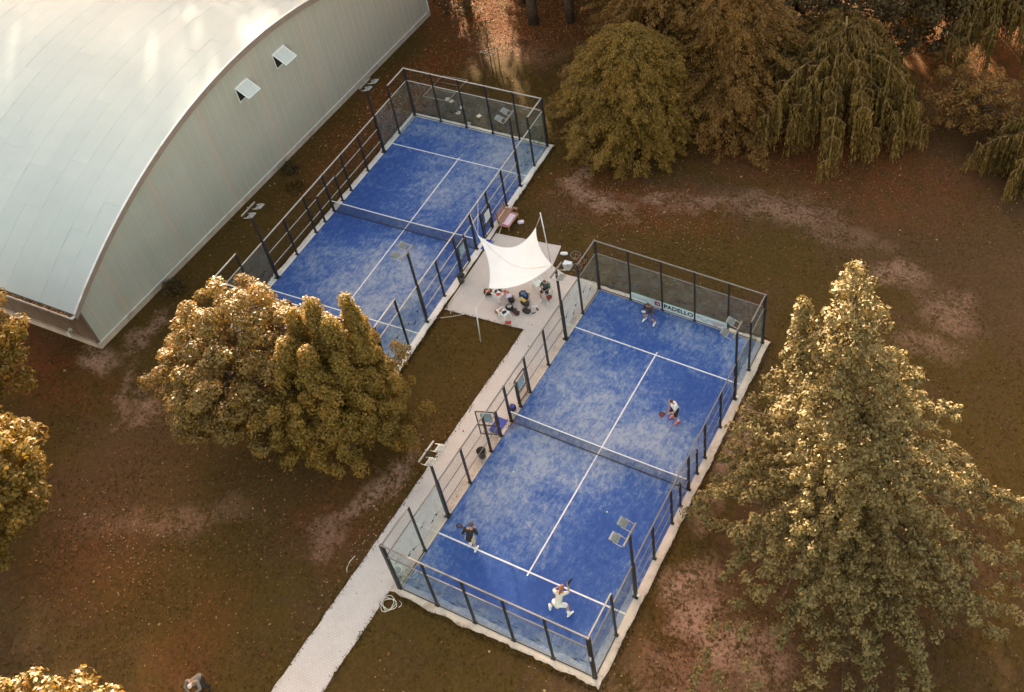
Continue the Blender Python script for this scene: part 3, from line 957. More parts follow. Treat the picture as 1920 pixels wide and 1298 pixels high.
def hall():
    PW = WID / 58
    wins = [(24, 7.21, 6.15), (30, 7.22, 6.13)]
    wins = [(int(round(15.04 / PW)), 7.21, 6.15), (int(round(18.8 / PW)), 7.22, 6.13)]
    for k in range(58):
        x0, x1 = k * PW + 0.012, (k + 1) * PW - 0.012
        dy = 0.004 * math.sin(k * 2.7)
        def pan(z0, z1a, z1b):
            b = MB()
            y0, y1 = -0.045 + dy, 0.0
            xm = (x0 + x1) / 2
            rib = -0.008
            f = [(x0, y0, z0), (xm - .05, y0, z0), (xm, y0 + rib, z0), (xm + .05, y0, z0), (x1, y0, z0)]
            za = [z1a, z1a * .58 + z1b * .42, (z1a + z1b) / 2, z1a * .42 + z1b * .58, z1b]
            t = [(p[0], p[1], z) for p, z in zip(f, za)]
            bk = [(x0, y1, z0), (x1, y1, z0), (x1, y1, z1b), (x0, y1, z1a)]
            vs = f + t + bk
            fs = [(0, 1, 6, 5), (1, 2, 7, 6), (2, 3, 8, 7), (3, 4, 9, 8), (0, 5, 13, 10), (4, 11, 12, 9)]
            b.add(vs, fs)
            b.build('wall_panel', M['gable'], HALL)
        ta, tb = arch(x0) - 0.16, arch(x1) - 0.16
        win = [w for w in wins if w[0] <= k < w[0] + 2]
        if win:
            pan(0.44, win[0][2], win[0][2])
            pan(win[0][1], ta, tb)
        else:
            pan(0.44, ta, tb)
    b = MB()                                          # narrow cover strips in the joints
    for k in range(1, 58):
        x = k * PW
        if any(w[0] < k < w[0] + 2 for w in wins):
            b.box((x, -0.042, (0.44 + wins[0][2]) / 2), (0.035, 0.03, wins[0][2] - 0.44))
            z1 = arch(x) - 0.18
            b.box((x, -0.042, (wins[0][1] + z1) / 2), (0.035, 0.03, z1 - wins[0][1]))
        else:
            z1 = arch(x) - 0.18
            b.box((x, -0.042, (0.44 + z1) / 2), (0.035, 0.03, z1 - 0.44))
    b.build('joint_strips', M['seam'], HALL)['kind'] = 'stuff'
    # wall behind the panels
    b = MB()
    xs = np.linspace(0, WID, 41)
    b.add([(x, 0.02, 0.3) for x in xs] + [(x, 0.02, arch(x) - 0.1) for x in xs], [(i, i + 1, 42 + i, 41 + i) for i in range(40)])
    b.build('backing_wall', M['hole'], HALL)
    # plinth, base rail
    b = MB()
    b.box((WID / 2, -0.01, 0.12), (WID + 0.1, 0.14, 0.54))
    b.build('plinth', M['plinth'], HALL)
    b = MB()
    b.box((WID / 2, -0.06, 0.415), (WID + 0.06, 0.10, 0.045))
    b.build('base_rail', M['trim'], HALL)
    b = MB()
    b.box((WID - .03, -0.07, 2.0), (0.10, 0.05, 3.1))
    b.build('corner_trim', M['trim'], HALL)
    b = MB()
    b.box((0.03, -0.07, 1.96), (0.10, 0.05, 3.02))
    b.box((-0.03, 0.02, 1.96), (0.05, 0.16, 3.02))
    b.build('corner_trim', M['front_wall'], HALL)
    # windows
    for (k, zt, zb) in wins:
        x0, x1 = k * PW, (k + 2) * PW
        x0 += 0.02; x1 -= 0.02
        fr = MB()
        for a, c in (((x0 - .02, -0.06, zb), (x1 + .02, -0.06, zb)), ((x0 - .02, -0.06, zt), (x1 + .02, -0.06, zt))):
            fr.bar(a, c, 0.07, 0.06)
        for x in (x0, x1):
            fr.bar((x, -0.06, zb + .03), (x, -0.06, zt - .03), 0.06, 0.07)
        w = fr.build('window', M['trim'], HALL)
        h = MB()
        h.box(((x0 + x1) / 2, -0.005, (zt + zb) / 2), (x1 - x0 - .06, 0.012, zt - zb - .06))
        h.build('opening', M['hole'], w)
        L = zt - zb - 0.08
        A = R(56)
        sM = Matrix.Translation(((x0 + x1) / 2, -0.085, zt - 0.05)) @ Matrix.Rotation(-A, 4, 'X')
        sa = MB()
        hw = (x1 - x0) / 2 - .05
        for a, c in (((-hw, 0, 0), (-hw, 0, -L)), ((hw, 0, 0), (hw, 0, -L)), ((-hw + .03, 0, -L + .02), (hw - .03, 0, -L + .02)), ((-hw + .03, 0, -.02), (hw - .03, 0, -.02))):
            sa.bar(a, c, 0.05, 0.04)
        s = sa.build('sash', M['white_plastic'], w)
        s.matrix_local = sM
        pn = MB()
        pn.box((0, 0, -L / 2), (2 * hw - .05, 0.012, L - .05))
        p = pn.build('pane', M['pane'], w)
        p.matrix_local = sM
    # front wall under the eaves
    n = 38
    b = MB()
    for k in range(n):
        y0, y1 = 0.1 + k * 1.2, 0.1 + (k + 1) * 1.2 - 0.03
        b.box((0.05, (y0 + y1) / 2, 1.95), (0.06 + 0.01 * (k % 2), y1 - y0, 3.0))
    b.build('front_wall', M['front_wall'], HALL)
    b = MB()
    b.box((0.02, 22.9, 0.12), (0.18, 45.6, 0.54))
    b.build('front_plinth', M['plinth'], HALL)
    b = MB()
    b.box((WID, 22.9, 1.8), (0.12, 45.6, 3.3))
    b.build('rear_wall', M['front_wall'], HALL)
    b = MB()
    b.tube([(-0.12, 1.6, 1.0), (-0.34, 1.55, 1.05), (-0.40, 1.40, 0.85), (-0.30, 1.2, 0.6)], 0.05, 8)
    b.box((-0.10, 1.6, 1.0), (0.10, 0.16, 0.16))
    b.build('vent_pipe', M['trim'], HALL)
    # roof deck
    xs = np.linspace(-0.45, WID + 0.45, 61)
    b = MB()
    n = len(xs)
    y0, y1 = -0.38, 45.8
    vs = []
    for y in (y0, y1):
        vs += [(x, y, arch(x) - 0.03) for x in xs] + [(x, y, arch(x) - 0.15) for x in xs]
    fs = []
    for i in range(n - 1):
        fs += [(i, i + 1, 2 * n + i + 1, 2 * n + i), (n + i + 1, n + i, 3 * n + i, 3 * n + i + 1), (i + 1, i, n + i, n + i + 1), (2 * n + i, 2 * n + i + 1, 3 * n + i + 1, 3 * n + i)]
    fs += [(0, 2 * n, 3 * n, n), (n - 1, 2 * n - 1, 4 * n - 1, 3 * n - 1)]
    b.add(vs, fs)
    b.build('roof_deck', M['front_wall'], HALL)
    # sheets: strips run up the arch, end laps staggered, each a few millimetres over the next
    th = np.arcsin((np.array([-0.45, WID + 0.45]) - SC) / RAD)
    W = 1.2
    rr = random.Random(5)
    for j in range(37):
        ya, yb = -0.38 + j * W + 0.003, -0.38 + (j + 1) * W - 0.003
        cuts = [th[0]]
        t = th[0] + (0.10 + 0.16 * rr.random())
        while t < th[1] - 0.1:
            cuts.append(t)
            t += 0.225
        cuts.append(th[1])
        for i in range(len(cuts) - 1):
            ns = max(3, int((cuts[i + 1] - cuts[i]) / 0.035))
            ts = np.linspace(cuts[i], cuts[i + 1] + (0.004 if i < len(cuts) - 2 else 0), ns + 1)
            lift = 0.006 + 0.004 * (i % 2) + 0.002 * rr.random()
            tl = (rr.random() - .5) * 0.004
            bb = MB()
            vs = []
            for a in ts:
                x = SC + RAD * math.sin(a)
                z = ZT - RAD + RAD * math.cos(a) + lift
                vs += [(x, ya, z - 0.016), (x, ya, z + tl), (x, ya + 0.035, z + 0.004 + tl), (x, ya + 0.06, z + tl), (x, yb, z - tl), (x, yb, z - 0.016)]
            fs = []
            for q in range(len(ts) - 1):
                for e in range(5):
                    fs.append((q * 6 + e, q * 6 + e + 1, (q + 1) * 6 + e + 1, (q + 1) * 6 + e))
            fs += [tuple(range(6)), tuple(reversed(range((len(ts) - 1) * 6, len(ts) * 6)))]
            bb.add(vs, [f[::-1] for f in fs])
            bb.build('roof_sheet', M['roof'], HALL)
    # verge trim along the arch, eaves gutter with leaves
    b = MB()
    for i in range(n - 1):
        xa, xb = xs[i], xs[i + 1]
        q = [(xa, -0.47, arch(xa) + 0.03), (xb, -0.47, arch(xb) + 0.03), (xb, -0.385, arch(xb) + 0.035), (xa, -0.385, arch(xa) + 0.035)]
        w = [(p[0], p[1], p[2] - 0.06) for p in q]
        b.add(q + w, [(0, 1, 2, 3), (4, 7, 6, 5), (0, 4, 5, 1), (2, 6, 7, 3)])
    b.build('verge_trim', M['trim'], HALL)
    b = MB()
    for i in range(n - 1):
        xa, xb = xs[i], xs[i + 1]
        q = [(xa, -0.44, arch(xa) - 0.08), (xb, -0.44, arch(xb) - 0.08), (xb, -0.39, arch(xb) - 0.08), (xa, -0.39, arch(xa) - 0.08)]
        w = [(p[0], p[1], p[2] - 0.34) for p in q]
        b.add(q + w, [(4, 7, 6, 5), (0, 4, 5, 1), (2, 6, 7, 3)])
    b.build('verge_fascia', M['fascia'], HALL)
    ze = arch(-0.45)
    b = MB()
    b.box((-0.56, 22.7, ze - 0.20), (0.24, 46.2, 0.02))
    b.box((-0.68, 22.7, ze - 0.13), (0.02, 46.2, 0.16))
    b.box((-0.45, 22.7, ze - 0.15), (0.02, 46.2, 0.10))
    b.box((-0.56, -0.40, ze - 0.13), (0.24, 0.02, 0.15))
    b.build('gutter', M['trim'], HALL)
    N = 2600
    pos = np.stack([-0.56 + (RNG.random(N) - .5) * .20, -0.36 + RNG.random(N) * 14, ze - 0.17 + RNG.random(N) * 0.09], 1)
    leaf_quads('gutter_leaves', pos, norm(RNG.normal(size=(N, 3)) + [0, 0, 1.5]), 0.06, 0.7, M['litter'], HALL)['kind'] = 'stuff'

def leaf_quads(name, pos, nrm, size, aspect, mat, parent=None, along=None, jit=0.3, kind=None):
    """one diamond-shaped leaf per point: nrm is its face direction, along its long axis"""
    N = len(pos)
    if along is None:
        along = RNG.normal(size=(N, 3))
    t = norm(along - nrm * (along * nrm).sum(1, keepdims=True))
    b = np.cross(nrm, t)
    s = (np.asarray(size) * (1 + jit * (RNG.random(N) * 2 - 1)))[:, None]
    v = np.stack([pos - t * s, pos + b * s * aspect, pos + t * s, pos - b * s * aspect], 1)
    return quads(name, v, mat, parent, kind)
hall()

# ------------------------------------------------------------------ trees
def limb(b, p0, p1, r0, r1, n=7, seg=6, sag=0.0, wig=0.15):
    p0, p1 = Vector(p0), Vector(p1)
    pts, rs = [], []
    L = (p1 - p0).length
    ox = random.random() * 50
    for i in range(seg + 1):
        t = i / seg
        q = p0.lerp(p1, t)
        w = wig * L * 0.12 * math.sin(math.pi * t)
        q += Vector((mnoise.noise((t * 3 + ox, 1, 2)) * w * 2, mnoise.noise((t * 3 + ox, 5, 2)) * w * 2, sag * L * math.sin(math.pi * t)))
        pts.append(q)
        rs.append(r0 + (r1 - r0) * t)
    b.tube(pts, rs, n)
    return pts

def clump_leaves(cent, rad, nper, up=0.4, squash=0.75, shell=0.45):
    """leaf positions and face directions on the upper, outer side of each clump"""
    C = np.repeat(cent, nper, 0)
    Rr = np.repeat(rad, nper)[:, None]
    d = norm(RNG.normal(size=(len(C), 3)) + [0, 0, up])
    rr = shell + (1 - shell) * RNG.random((len(C), 1)) ** 0.6
    p = C + d * rr * Rr * [1, 1, squash]
    n = norm(d + 0.6 * RNG.normal(size=d.shape) + [0, 0, 0.5])
    return p, n

def fib(n):
    i = np.arange(n) + 0.5
    ph = np.arccos(1 - 2 * i / n)
    th = np.pi * (1 + 5 ** 0.5) * i
    return np.stack([np.cos(th) * np.sin(ph), np.sin(th) * np.sin(ph), np.cos(ph)], 1)

def round_tree(name, label, cat, loc, h, centre, rad, nclump, cl_r, nper, leaf, mat, bark='bark', group=None, lobes=0.18, bottom=-0.75, squash=0.75, seed=0, spires=()):
    """broad crown: clumps over a lumpy dome, inner clumps for depth, limbs reaching them"""
    root = thing(name, label, cat, loc, 0, group)
    c = np.array(centre, float)
    r = np.array(rad, float)
    d = fib(int(nclump * 1.25)) + RNG.normal(size=(int(nclump * 1.25), 3)) * 0.08
    d = norm(d)
    d = d[d[:, 2] > bottom]
    lump = np.array([1 + lobes * (mnoise.noise(Vector(q) * 1.6 + Vector((seed, 0, 0))) * 1.6 + 0.5 * mnoise.noise(Vector(q) * 4 + Vector((seed, 3, 0)))) for q in d])[:, None]
    P1 = c + d * r * lump
    P2 = c + d[::3] * r * lump[::3] * 0.68
    P = np.concatenate([P1, P2])
    for (sx, sy, sz, sr, sh_) in spires:              # upright leaders that break the outline
        k = int(14 * sh_)
        tt = RNG.random((k, 1))
        P = np.concatenate([P, np.array([[sx, sy, sz]]) + np.concatenate([RNG.normal(size=(k, 2)) * sr * (1.05 - tt), tt * sh_], 1)])
    rads = cl_r * (0.7 + 0.6 * RNG.random(len(P)))
    p, n = clump_leaves(P, rads, nper, 0.4, squash)
    leaf_quads('crown', p, n, leaf, 0.55, M[mat], root)
    b = MB()
    top = Vector((c[0], c[1], c[2] + r[2] * 0.3))
    limb(b, (0, 0, -0.1), top, 0.03 * h + 0.05, 0.07, 9, 8)
    b.build('trunk', M[bark], root)
    b = MB()
    idx = RNG.choice(len(P1), min(26, len(P1)), replace=False)
    for i in idx:
        z0 = 0.25 * h + 0.35 * h * random.random()
        t = min(1.0, z0 / max(top.z, 0.1))
        limb(b, Vector((top.x * t, top.y * t, z0)), Vector(P1[i]) * 0.97, 0.07 + 0.006 * h, 0.02, 6, 5, 0.06)
    b.build('limbs', M[bark], root)['kind'] = 'stuff'
    return root

round_tree('chestnut_tree', 'broad golden brown tree with lumpy sunlit dome at the hall corner side', 'tree', (-11.6, 4.6, -0.05), 9.0,
           (-0.1, 0.2, 4.6), (3.35, 3.4, 3.5), 195, 0.52, 215, 0.085, 'leaf_chestnut', lobes=0.34, seed=4)
round_tree('hornbeam_tree', 'golden tree with pointed upright tops standing between two other orange trees', 'tree', (-6.9, 5.5, -0.05), 9.0,
           (0.0, 0.1, 3.8), (2.7, 2.7, 3.3), 170, 0.36, 170, 0.075, 'leaf_hornbeam', lobes=0.55, seed=9, squash=1.45,
           spires=[(-1.5, .9, 5.6, .42, 3.2), (-.5, 1.3, 6.0, .40, 3.4), (0.6, 1.0, 5.8, .36, 3.0), (-1.0, -.4, 5.8, .42, 2.6), (0.3, -.5, 5.6, .40, 2.6), (1.3, .2, 4.8, .36, 2.6), (-2.2, -.3, 4.2, .36, 2.2), (1.2, -1.4, 3.8, .36, 2.0)])
round_tree('hornbeam_tree', 'slimmer golden tree with one tall spire overlapping the empty court corner', 'tree', (-6.0, 6.8, -0.05), 9.0,
           (0.0, -.2, 3.2), (1.75, 1.8, 2.8), 110, 0.32, 160, 0.072, 'leaf_hornbeam', lobes=0.6, seed=15, squash=1.45,
           spires=[(0.0, .8, 5.0, .42, 4.4), (.1, .8, 5.6, .34, 3.4), (.4, .2, 5.0, .4, 2.6), (-.2, -.5, 4.8, .4, 2.4), (1.0, -.2, 3.6, .35, 2.2), (1.2, -1.0, 2.6, .35, 1.6)])
round_tree('maple_tree', 'golden tree cut by the frame edge in front of the hall gutter', 'tree', (-26.1, -1.2, -0.05), 9,
           (0.4, 0.4, 5.2), (3.3, 3.3, 3.7), 150, 0.6, 130, 0.12, 'leaf_hornbeam', lobes=0.28, seed=22)
round_tree('maple_tree', 'golden tree cut by the frame edge below the hall, over bare lawn', 'tree', (-18.8, -6.4, -0.05), 9,
           (0.2, 0.5, 5.2), (3.1, 3.1, 3.5), 140, 0.58, 130, 0.12, 'leaf_hornbeam', lobes=0.3, seed=31)
round_tree('maple_tree', 'golden treetop poking into the bottom edge beside the bending old man', 'tree', (-5.4, -13.2, -0.05), 9,
           (0.0, 0.0, 5.4), (3.4, 2.9, 3.0), 140, 0.55, 130, 0.11, 'leaf_chestnut', lobes=0.3, seed=40)
round_tree('broadleaf_tree', 'tree with bright glossy leaves between the rusty conifer and the weeping tree', 'tree', (1.9, 47.2, -0.05), 8,
           (0, 0, 4.2), (2.9, 2.9, 3.2), 100, 0.6, 90, 0.12, 'leaf_bright', lobes=0.35, seed=51)
round_tree('broadleaf_tree', 'dark bushy tree behind the top of the weeping tree', 'tree', (8.0, 49.2, -0.05), 8,
           (0, 0, 4.6), (4.6, 3.2, 4.2), 140, 0.7, 80, 0.14, 'leaf_dark', lobes=0.3, seed=55)
round_tree('broadleaf_tree', 'sparse brown shrubby tree standing right of the weeping tree', 'tree', (16.0, 42.6, -0.05), 4,
           (0, 0, 2.4), (2.7, 2.1, 2.0), 70, 0.5, 70, 0.10, 'leaf_brown', lobes=0.6, seed=61)

def conic_tree(name, label, cat, loc, apex, h0, r0, nbr, leaf, mat, nper, droop=0.25, clr=0.42, power=0.85, spray=False, group=None, bark='bark', twin=None, rise=0.12, ragged=0.25, cap=None, arms=()):
    """leader with whorled boughs: each bough carries clumps that thin and hang towards its tip"""
    root = thing(name, label, cat, loc, 0, group)
    ax = np.array(apex, float)
    P, Rr, D = [], [], []
    b = MB()
    for i in range(nbr):
        t = (i + 0.5) / nbr
        t = t ** 1.08
        z = h0 + (ax[2] - h0) * t
        a = i * 2.399963 + random.uniform(-.35, .35)
        rag = 1 + ragged * 2.0 * mnoise.noise((math.cos(a) * 1.5 + 7, math.sin(a) * 1.5, z * 0.33))
        L = max(0.25, r0 * (1 - t) ** power * random.uniform(0.62, 1.15) * rag + 0.22)
        if cap and math.cos(a - cap[0]) > 0.5: L = min(L, r0 * (1 - t) ** power * 1.15 + .2)
        base = np.array([ax[0] * z / ax[2], ax[1] * z / ax[2], z])
        dirv = np.array([math.cos(a), math.sin(a), 0])
        k = max(2, int(L / 0.42))
        tip = None
        for q in range(k):
            u = (q + 0.7) / k
            p = base + dirv * L * u + np.array([0, 0, rise * L * math.sin(u * 2.2) - droop * L * u * u])
            side = np.array([-dirv[1], dirv[0], 0]) * random.gauss(0, 0.16 * L * u + 0.05)
            P.append(p + side + np.array([0, 0, random.gauss(0, .1)]))
            Rr.append(clr * (0.75 + 0.6 * random.random()) * (1.1 - 0.35 * u))
            D.append(dirv + np.array([0, 0, -droop * 1.2 * u]))
            if u > 0.3 and L > 1.2:
                for s in (-1, 1):
                    P.append(p + np.array([-dirv[1], dirv[0], 0]) * s * (0.22 * L * (1 - abs(u - .65)) + 0.2 * random.random()) - np.array([0, 0, 0.12 * L * random.random()]))
                    Rr.append(clr * (0.5 + 0.5 * random.random()))
                    D.append(dirv + s * 0.6 * np.array([-dirv[1], dirv[0], 0]) + np.array([0, 0, -droop * u]))
            tip = p
        if i % 2 == 0:
            limb(b, base, tip, 0.03 + 0.014 * L, 0.012, 5, 4, 0.05)
    for (az, aa, aL, ad) in arms:                     # a few long free boughs that break the outline
        base = np.array([ax[0] * az / ax[2], ax[1] * az / ax[2], az])
        dv = np.array([math.cos(aa), math.sin(aa), 0])
        sd = np.array([-dv[1], dv[0], 0])
        k = int(aL / 0.3)
        for q in range(k):
            u = (q + 1) / k
            p = base + dv * aL * u + np.array([0, 0, 0.16 * aL * math.sin(u * 2.4) - ad * aL * u * u])
            for _ in range(2 if u > .25 else 1):
                P.append(p + sd * random.gauss(0, .42 * (1.15 - u)) + np.array([0, 0, random.gauss(-.05, .18)]))
                Rr.append(clr * random.uniform(.65, 1.1) * (1.15 - .5 * u))
                D.append(dv)
        limb(b, base, p, 0.09, 0.015, 6, 6, 0.08)
    if twin:
        tw = np.array(twin)
        for i in range(26):
            z = random.random()
            P.append(tw + np.array([random.gauss(0, .5) * (1 - z), random.gauss(0, .5) * (1 - z), z * 3.2]))
            Rr.append(0.36)
            D.append(np.array([0, 0, 1.0]))
    P, Rr, D = np.array(P), np.array(Rr), np.array(D)
    if spray:                                         # flat fans pointing outward
        n = len(P)
        C = np.repeat(P, nper, 0)
        Dd = norm(np.repeat(D, nper, 0))
        rad = np.repeat(Rr, nper)[:, None]
        u = RNG.random((len(C), 1))
        side = norm(np.cross(Dd, [0, 0, 1.0]))
        upv = np.cross(side, Dd)
        w = RNG.normal(size=(len(C), 1)) * 0.34 * (1.15 - 0.7 * u)
        p = C + Dd * (u - 0.4) * rad * 1.7 + side * w * rad + upv * RNG.normal(size=(len(C), 1)) * 0.13 * rad - np.array([0, 0, 1]) * (u ** 2) * rad * 0.35
        nn = norm(upv + 0.45 * RNG.normal(size=p.shape))
        al = norm(Dd + side * w * 1.6 + 0.25 * RNG.normal(size=p.shape) - np.array([0, 0, .3]) * u)
        leaf_quads('crown', p, nn, leaf, 0.34, M[mat], root, al)
    else:
        p, n = clump_leaves(P, Rr, nper, 0.3, 0.85, 0.25)
        leaf_quads('crown', p, n, leaf, 0.6, M[mat], root)
    b.build('limbs', M[bark], root)['kind'] = 'stuff'
    t = MB()
    limb(t, (0, 0, -0.1), (ax[0] * .97, ax[1] * .97, ax[2] * .97), 0.02 * ax[2] + 0.06, 0.03, 9, 10, 0, 0.1)
    t.build('trunk', M[bark], root)
    return root

conic_tree('ginkgo_tree', 'tall pale olive tree with ragged drooping boughs right of the nearer court', 'tree', (18.0, 9.1, -0.05), (-1.4, 0.8, 18.8), 1.8, 6.3, 84, 0.085,
           'leaf_ginkgo', 58, 0.36, 0.40, 0.76, twin=(-3.3, 1.4, 12.4), ragged=0.5, cap=(math.pi, 1.1),
           arms=[(7.5, 0.25, 7.4, .22), (6.0, -0.35, 7.0, .36), (4.6, 0.9, 7.2, .30), (5.0, -1.05, 6.2, .55), (4.2, -1.7, 5.6, .50), (5.2, -2.3, 5.6, .46), (6.5, -2.75, 6.2, .34), (4.4, 3.0, 6.0, .22), (7.6, 2.9, 5.0, .26), (9.5, 2.6, 4.2, .18), (11.0, 0.5, 4.4, .20), (12.5, 3.0, 2.9, .05), (12.5, -0.8, 3.2, .28), (3.6, -0.7, 7.4, .40)])
conic_tree('cypress_tree', 'dense green-gold conifer dome touching the empty court far corner', 'tree', (-4.5, 32.8, -0.05), (0.3, 0.6, 8.4), 0.5, 4.7, 150, 0.085,
           'leaf_conifer', 105, 0.26, 0.60, 0.5, True, rise=0.30)
conic_tree('cypress_tree', 'rusty brown conifer rising behind the dense green-gold conifer, cut by the top edge', 'tree', (-4.4, 39.4, -0.05), (-0.2, 0.5, 12.0), 1.0, 5.8, 170, 0.09,
           'leaf_brown', 85, 0.22, 0.62, 0.5, True, rise=0.3)
conic_tree('cypress_tree', 'broad brown conifer between the green-gold conifer and the weeping tree', 'tree', (0.6, 38.2, -0.05), (0.2, 0.6, 10.8), 0.6, 5.2, 165, 0.09,
           'leaf_brown', 85, 0.24, 0.62, 0.5, True, rise=0.3)

def weeping_tree(name, label, loc, h, r0, nb, nstr, leafn, seed, squash=(1, 1)):
    """arched pale boughs with curtains of thin hanging twigs"""
    rr = random.Random(seed)
    root = thing(name, label, 'tree', loc, 0)
    b = MB()
    pos, nrm, al, sz = [], [], [], []
    for i in range(nb):
        a = i * 2.4 + rr.uniform(-.3, .3)
        t = (i + .5) / nb
        z0 = h * (0.34 + 0.54 * t)
        L = r0 * (1 - t ** 1.7 * 0.80) * rr.uniform(0.6, 1.08)
        dv = Vector((math.cos(a) * squash[0], math.sin(a) * squash[1], 0))
        pts = []
        for q in range(9):
            u = q / 8
            pts.append(Vector((0, 0, z0)) + dv * L * u + Vector((0, 0, 0.34 * L * math.sin(u * 2.3) - 0.40 * L * u ** 2.6)))
        b.tube(pts, [0.065 * (1 - .8 * k / 8) for k in range(9)], 5)
        sub = []
        for q in range(2, 9):
            for s in (-1, 1):
                if rr.random() < .75:
                    e = pts[q] + Vector((-dv.y, dv.x, 0)) * s * rr.uniform(.25, 0.8) * (0.4 + 0.1 * L) + dv * 0.3 + Vector((0, 0, -rr.uniform(.1, .5)))
                    b.tube([pts[q], pts[q].lerp(e, .5) + Vector((0, 0, .10)), e], [0.028, .02, .01], 4)
                    sub.append((pts[q], e))
        for q in range(1, 8):
            sub.append((pts[q], pts[q + 1]))
        for _ in range(nstr):
            p0, p1 = rr.choice(sub)
            s0 = p0.lerp(p1, rr.random())
            rel = (Vector((s0.x, s0.y)).length) / max(r0, .1)
            drop = min(s0.z - 0.15, rr.uniform(1.1, 2.7) + rr.random() * 2.0 * rel + 0.2)
            if drop < 0.25: continue
            k = max(3, int(drop * leafn))
            dx, dy = rr.gauss(0, .07) + dv.x * .06, rr.gauss(0, .07) + dv.y * .06
            for j in range(k):
                u = j / k
                pos.append((s0.x + dx * u * 2 + rr.gauss(0, .018), s0.y + dy * u * 2 + rr.gauss(0, .018), s0.z - drop * u))
                an = rr.random() * 6.283
                nrm.append((math.cos(an), math.sin(an), 0.25))
                al.append((rr.gauss(0, .22), rr.gauss(0, .22), -1))
    pos, nrm, al = np.array(pos), norm(np.array(nrm)), np.array(al)
    leaf_quads('hanging_foliage', pos, nrm, 0.17, 0.26, M['leaf_weeping'], root, al)
    b.build('limbs', M['pale_bark'], root)['kind'] = 'stuff'
    t = MB()
    limb(t, (0, 0, -0.1), (0, 0, h * .95), 0.28, 0.05, 9, 8)
    t.build('trunk', M['pale_bark'], root)
    return root

weeping_tree('weeping_cedar', 'weeping tree with pale arched boughs and long hanging curtains, whole in view', (7.6, 40.2, -0.05), 8.6, 7.0, 60, 300, 4.6, 3, (1, .95))
weeping_tree('weeping_cedar', 'weeping tree whose hanging tips show along the top edge', (14.5, 53.0, -0.05), 8.0, 7.6, 40, 220, 4.5, 8)
weeping_tree('weeping_cedar', 'weeping tree cut by the right edge beside the sparse shrubby tree', (20.8, 39.8, -0.05), 5.0, 3.9, 26, 180, 5.0, 12)

# plane trees north of the hall: three trunks show at the top edge, crowns and all other trees stay unseen
def tall_tree(loc, h, r, rt, label, seed, nper=26, nclump=130, base=0.42):
    root = thing('plane_tree', label, 'tree', loc, 0, 'tall trees north of the courts')
    d = fib(nclump)
    rr = np.array([1 + 0.3 * mnoise.noise(Vector(q) * 1.7 + Vector((seed, 0, 0))) * 1.5 for q in d])[:, None]
    zc = h * (base + 1) / 2
    c = np.array([0, 0, zc])
    P = np.concatenate([c + d * rr * [r, r, h * (1 - base) / 2], c + d[::2] * rr[::2] * [r * .6, r * .6, h * (1 - base) * .3]])
    p, n = clump_leaves(P, 1.0 * (0.6 + 0.7 * RNG.random(len(P))), nper)
    leaf_quads('crown', p, n, 0.27, 0.6, M['leaf_dark'], root)
    b = MB()
    limb(b, (0, 0, -0.1), (0, 0, zc), rt, rt * .45, 10, 8)
    b.build('trunk', M['bark'], root)
    b = MB()
    for i in range(0, len(d), 7):
        limb(b, (0, 0, h * (base - .08 + .25 * random.random())), Vector(P[i]) * .96, 0.11, 0.03, 6, 5, .04)
    b.build('limbs', M['bark'], root)['kind'] = 'stuff'
    return root
tall_tree((-19.3, 44.4, -0.05), 23, 4.3, 0.34, 'tall trunk at the top edge, leftmost of the trunks in glowing leaf litter', 1)
tall_tree((-17.1, 42.3, -0.05), 22, 4.0, 0.42, 'thickest trunk at the top edge standing in glowing orange leaf litter', 2)
tall_tree((-14.6, 43.6, -0.05), 22, 4.0, 0.36, 'tall trunk at the top edge just left of the rusty conifer', 3)
for i, (x, y, h, r) in enumerate([(-27, 47, 22, 4.6), (-34, 46.5, 23, 5), (-41.5, 47.5, 21, 5), (-49, 47, 20.5, 5), (-59.5, 48, 26, 4.6), (-10, 48.5, 23, 4.8), (-2.5, 50, 22, 4.8), (-23, 55, 24, 5), (-37, 56, 25, 5.2), (-46, 57, 25, 5.2), (-30, 50.5, 19, 4.4), (-38, 51.5, 19, 4.4), (-45, 52, 19, 4.4), (-53, 51, 22, 4.2), (-61, 53, 24, 4.6), (-54.2, 46.5, 26, 3.6), (-67, 47, 24, 5), (5, 58, 22, 5), (-6, 57, 24, 5), (-14, 56, 24, 5), (12, 62, 20, 5), (-29, 60, 25, 5), (20, 61, 20, 5), (-1, 64, 23, 5), (28, 57, 18, 5), (-64, 50, 24, 5.2), (-71, 54, 25, 5.5), (-55, 58, 25, 5)]):
    tall_tree((x, y, -0.05), h, r, 0.36, 'tall dark tree placed unseen beyond the top edge to cast shade', 5 + i, 20, 120, 0.36 if x < -20 and i > 0 else 0.24)  # unseen row, placed and sized along the sun rays to shade court and roof

for (x, y, h, r) in [(-23.5, 52.5, 9.5, 3.2), (-18.5, 53.5, 10, 3.4), (-13, 53, 9.5, 3.4), (-36, 50.5, 10, 3.4), (-42, 51, 10, 3.4)]:
    tall_tree((x, y, -0.05), h, r, 0.18, 'low bushy tree added unseen beyond the top edge to cast shade', 40 + x, 34, 120, 0.04)  # unseen low crowns added to block low sun, gap left for one beam

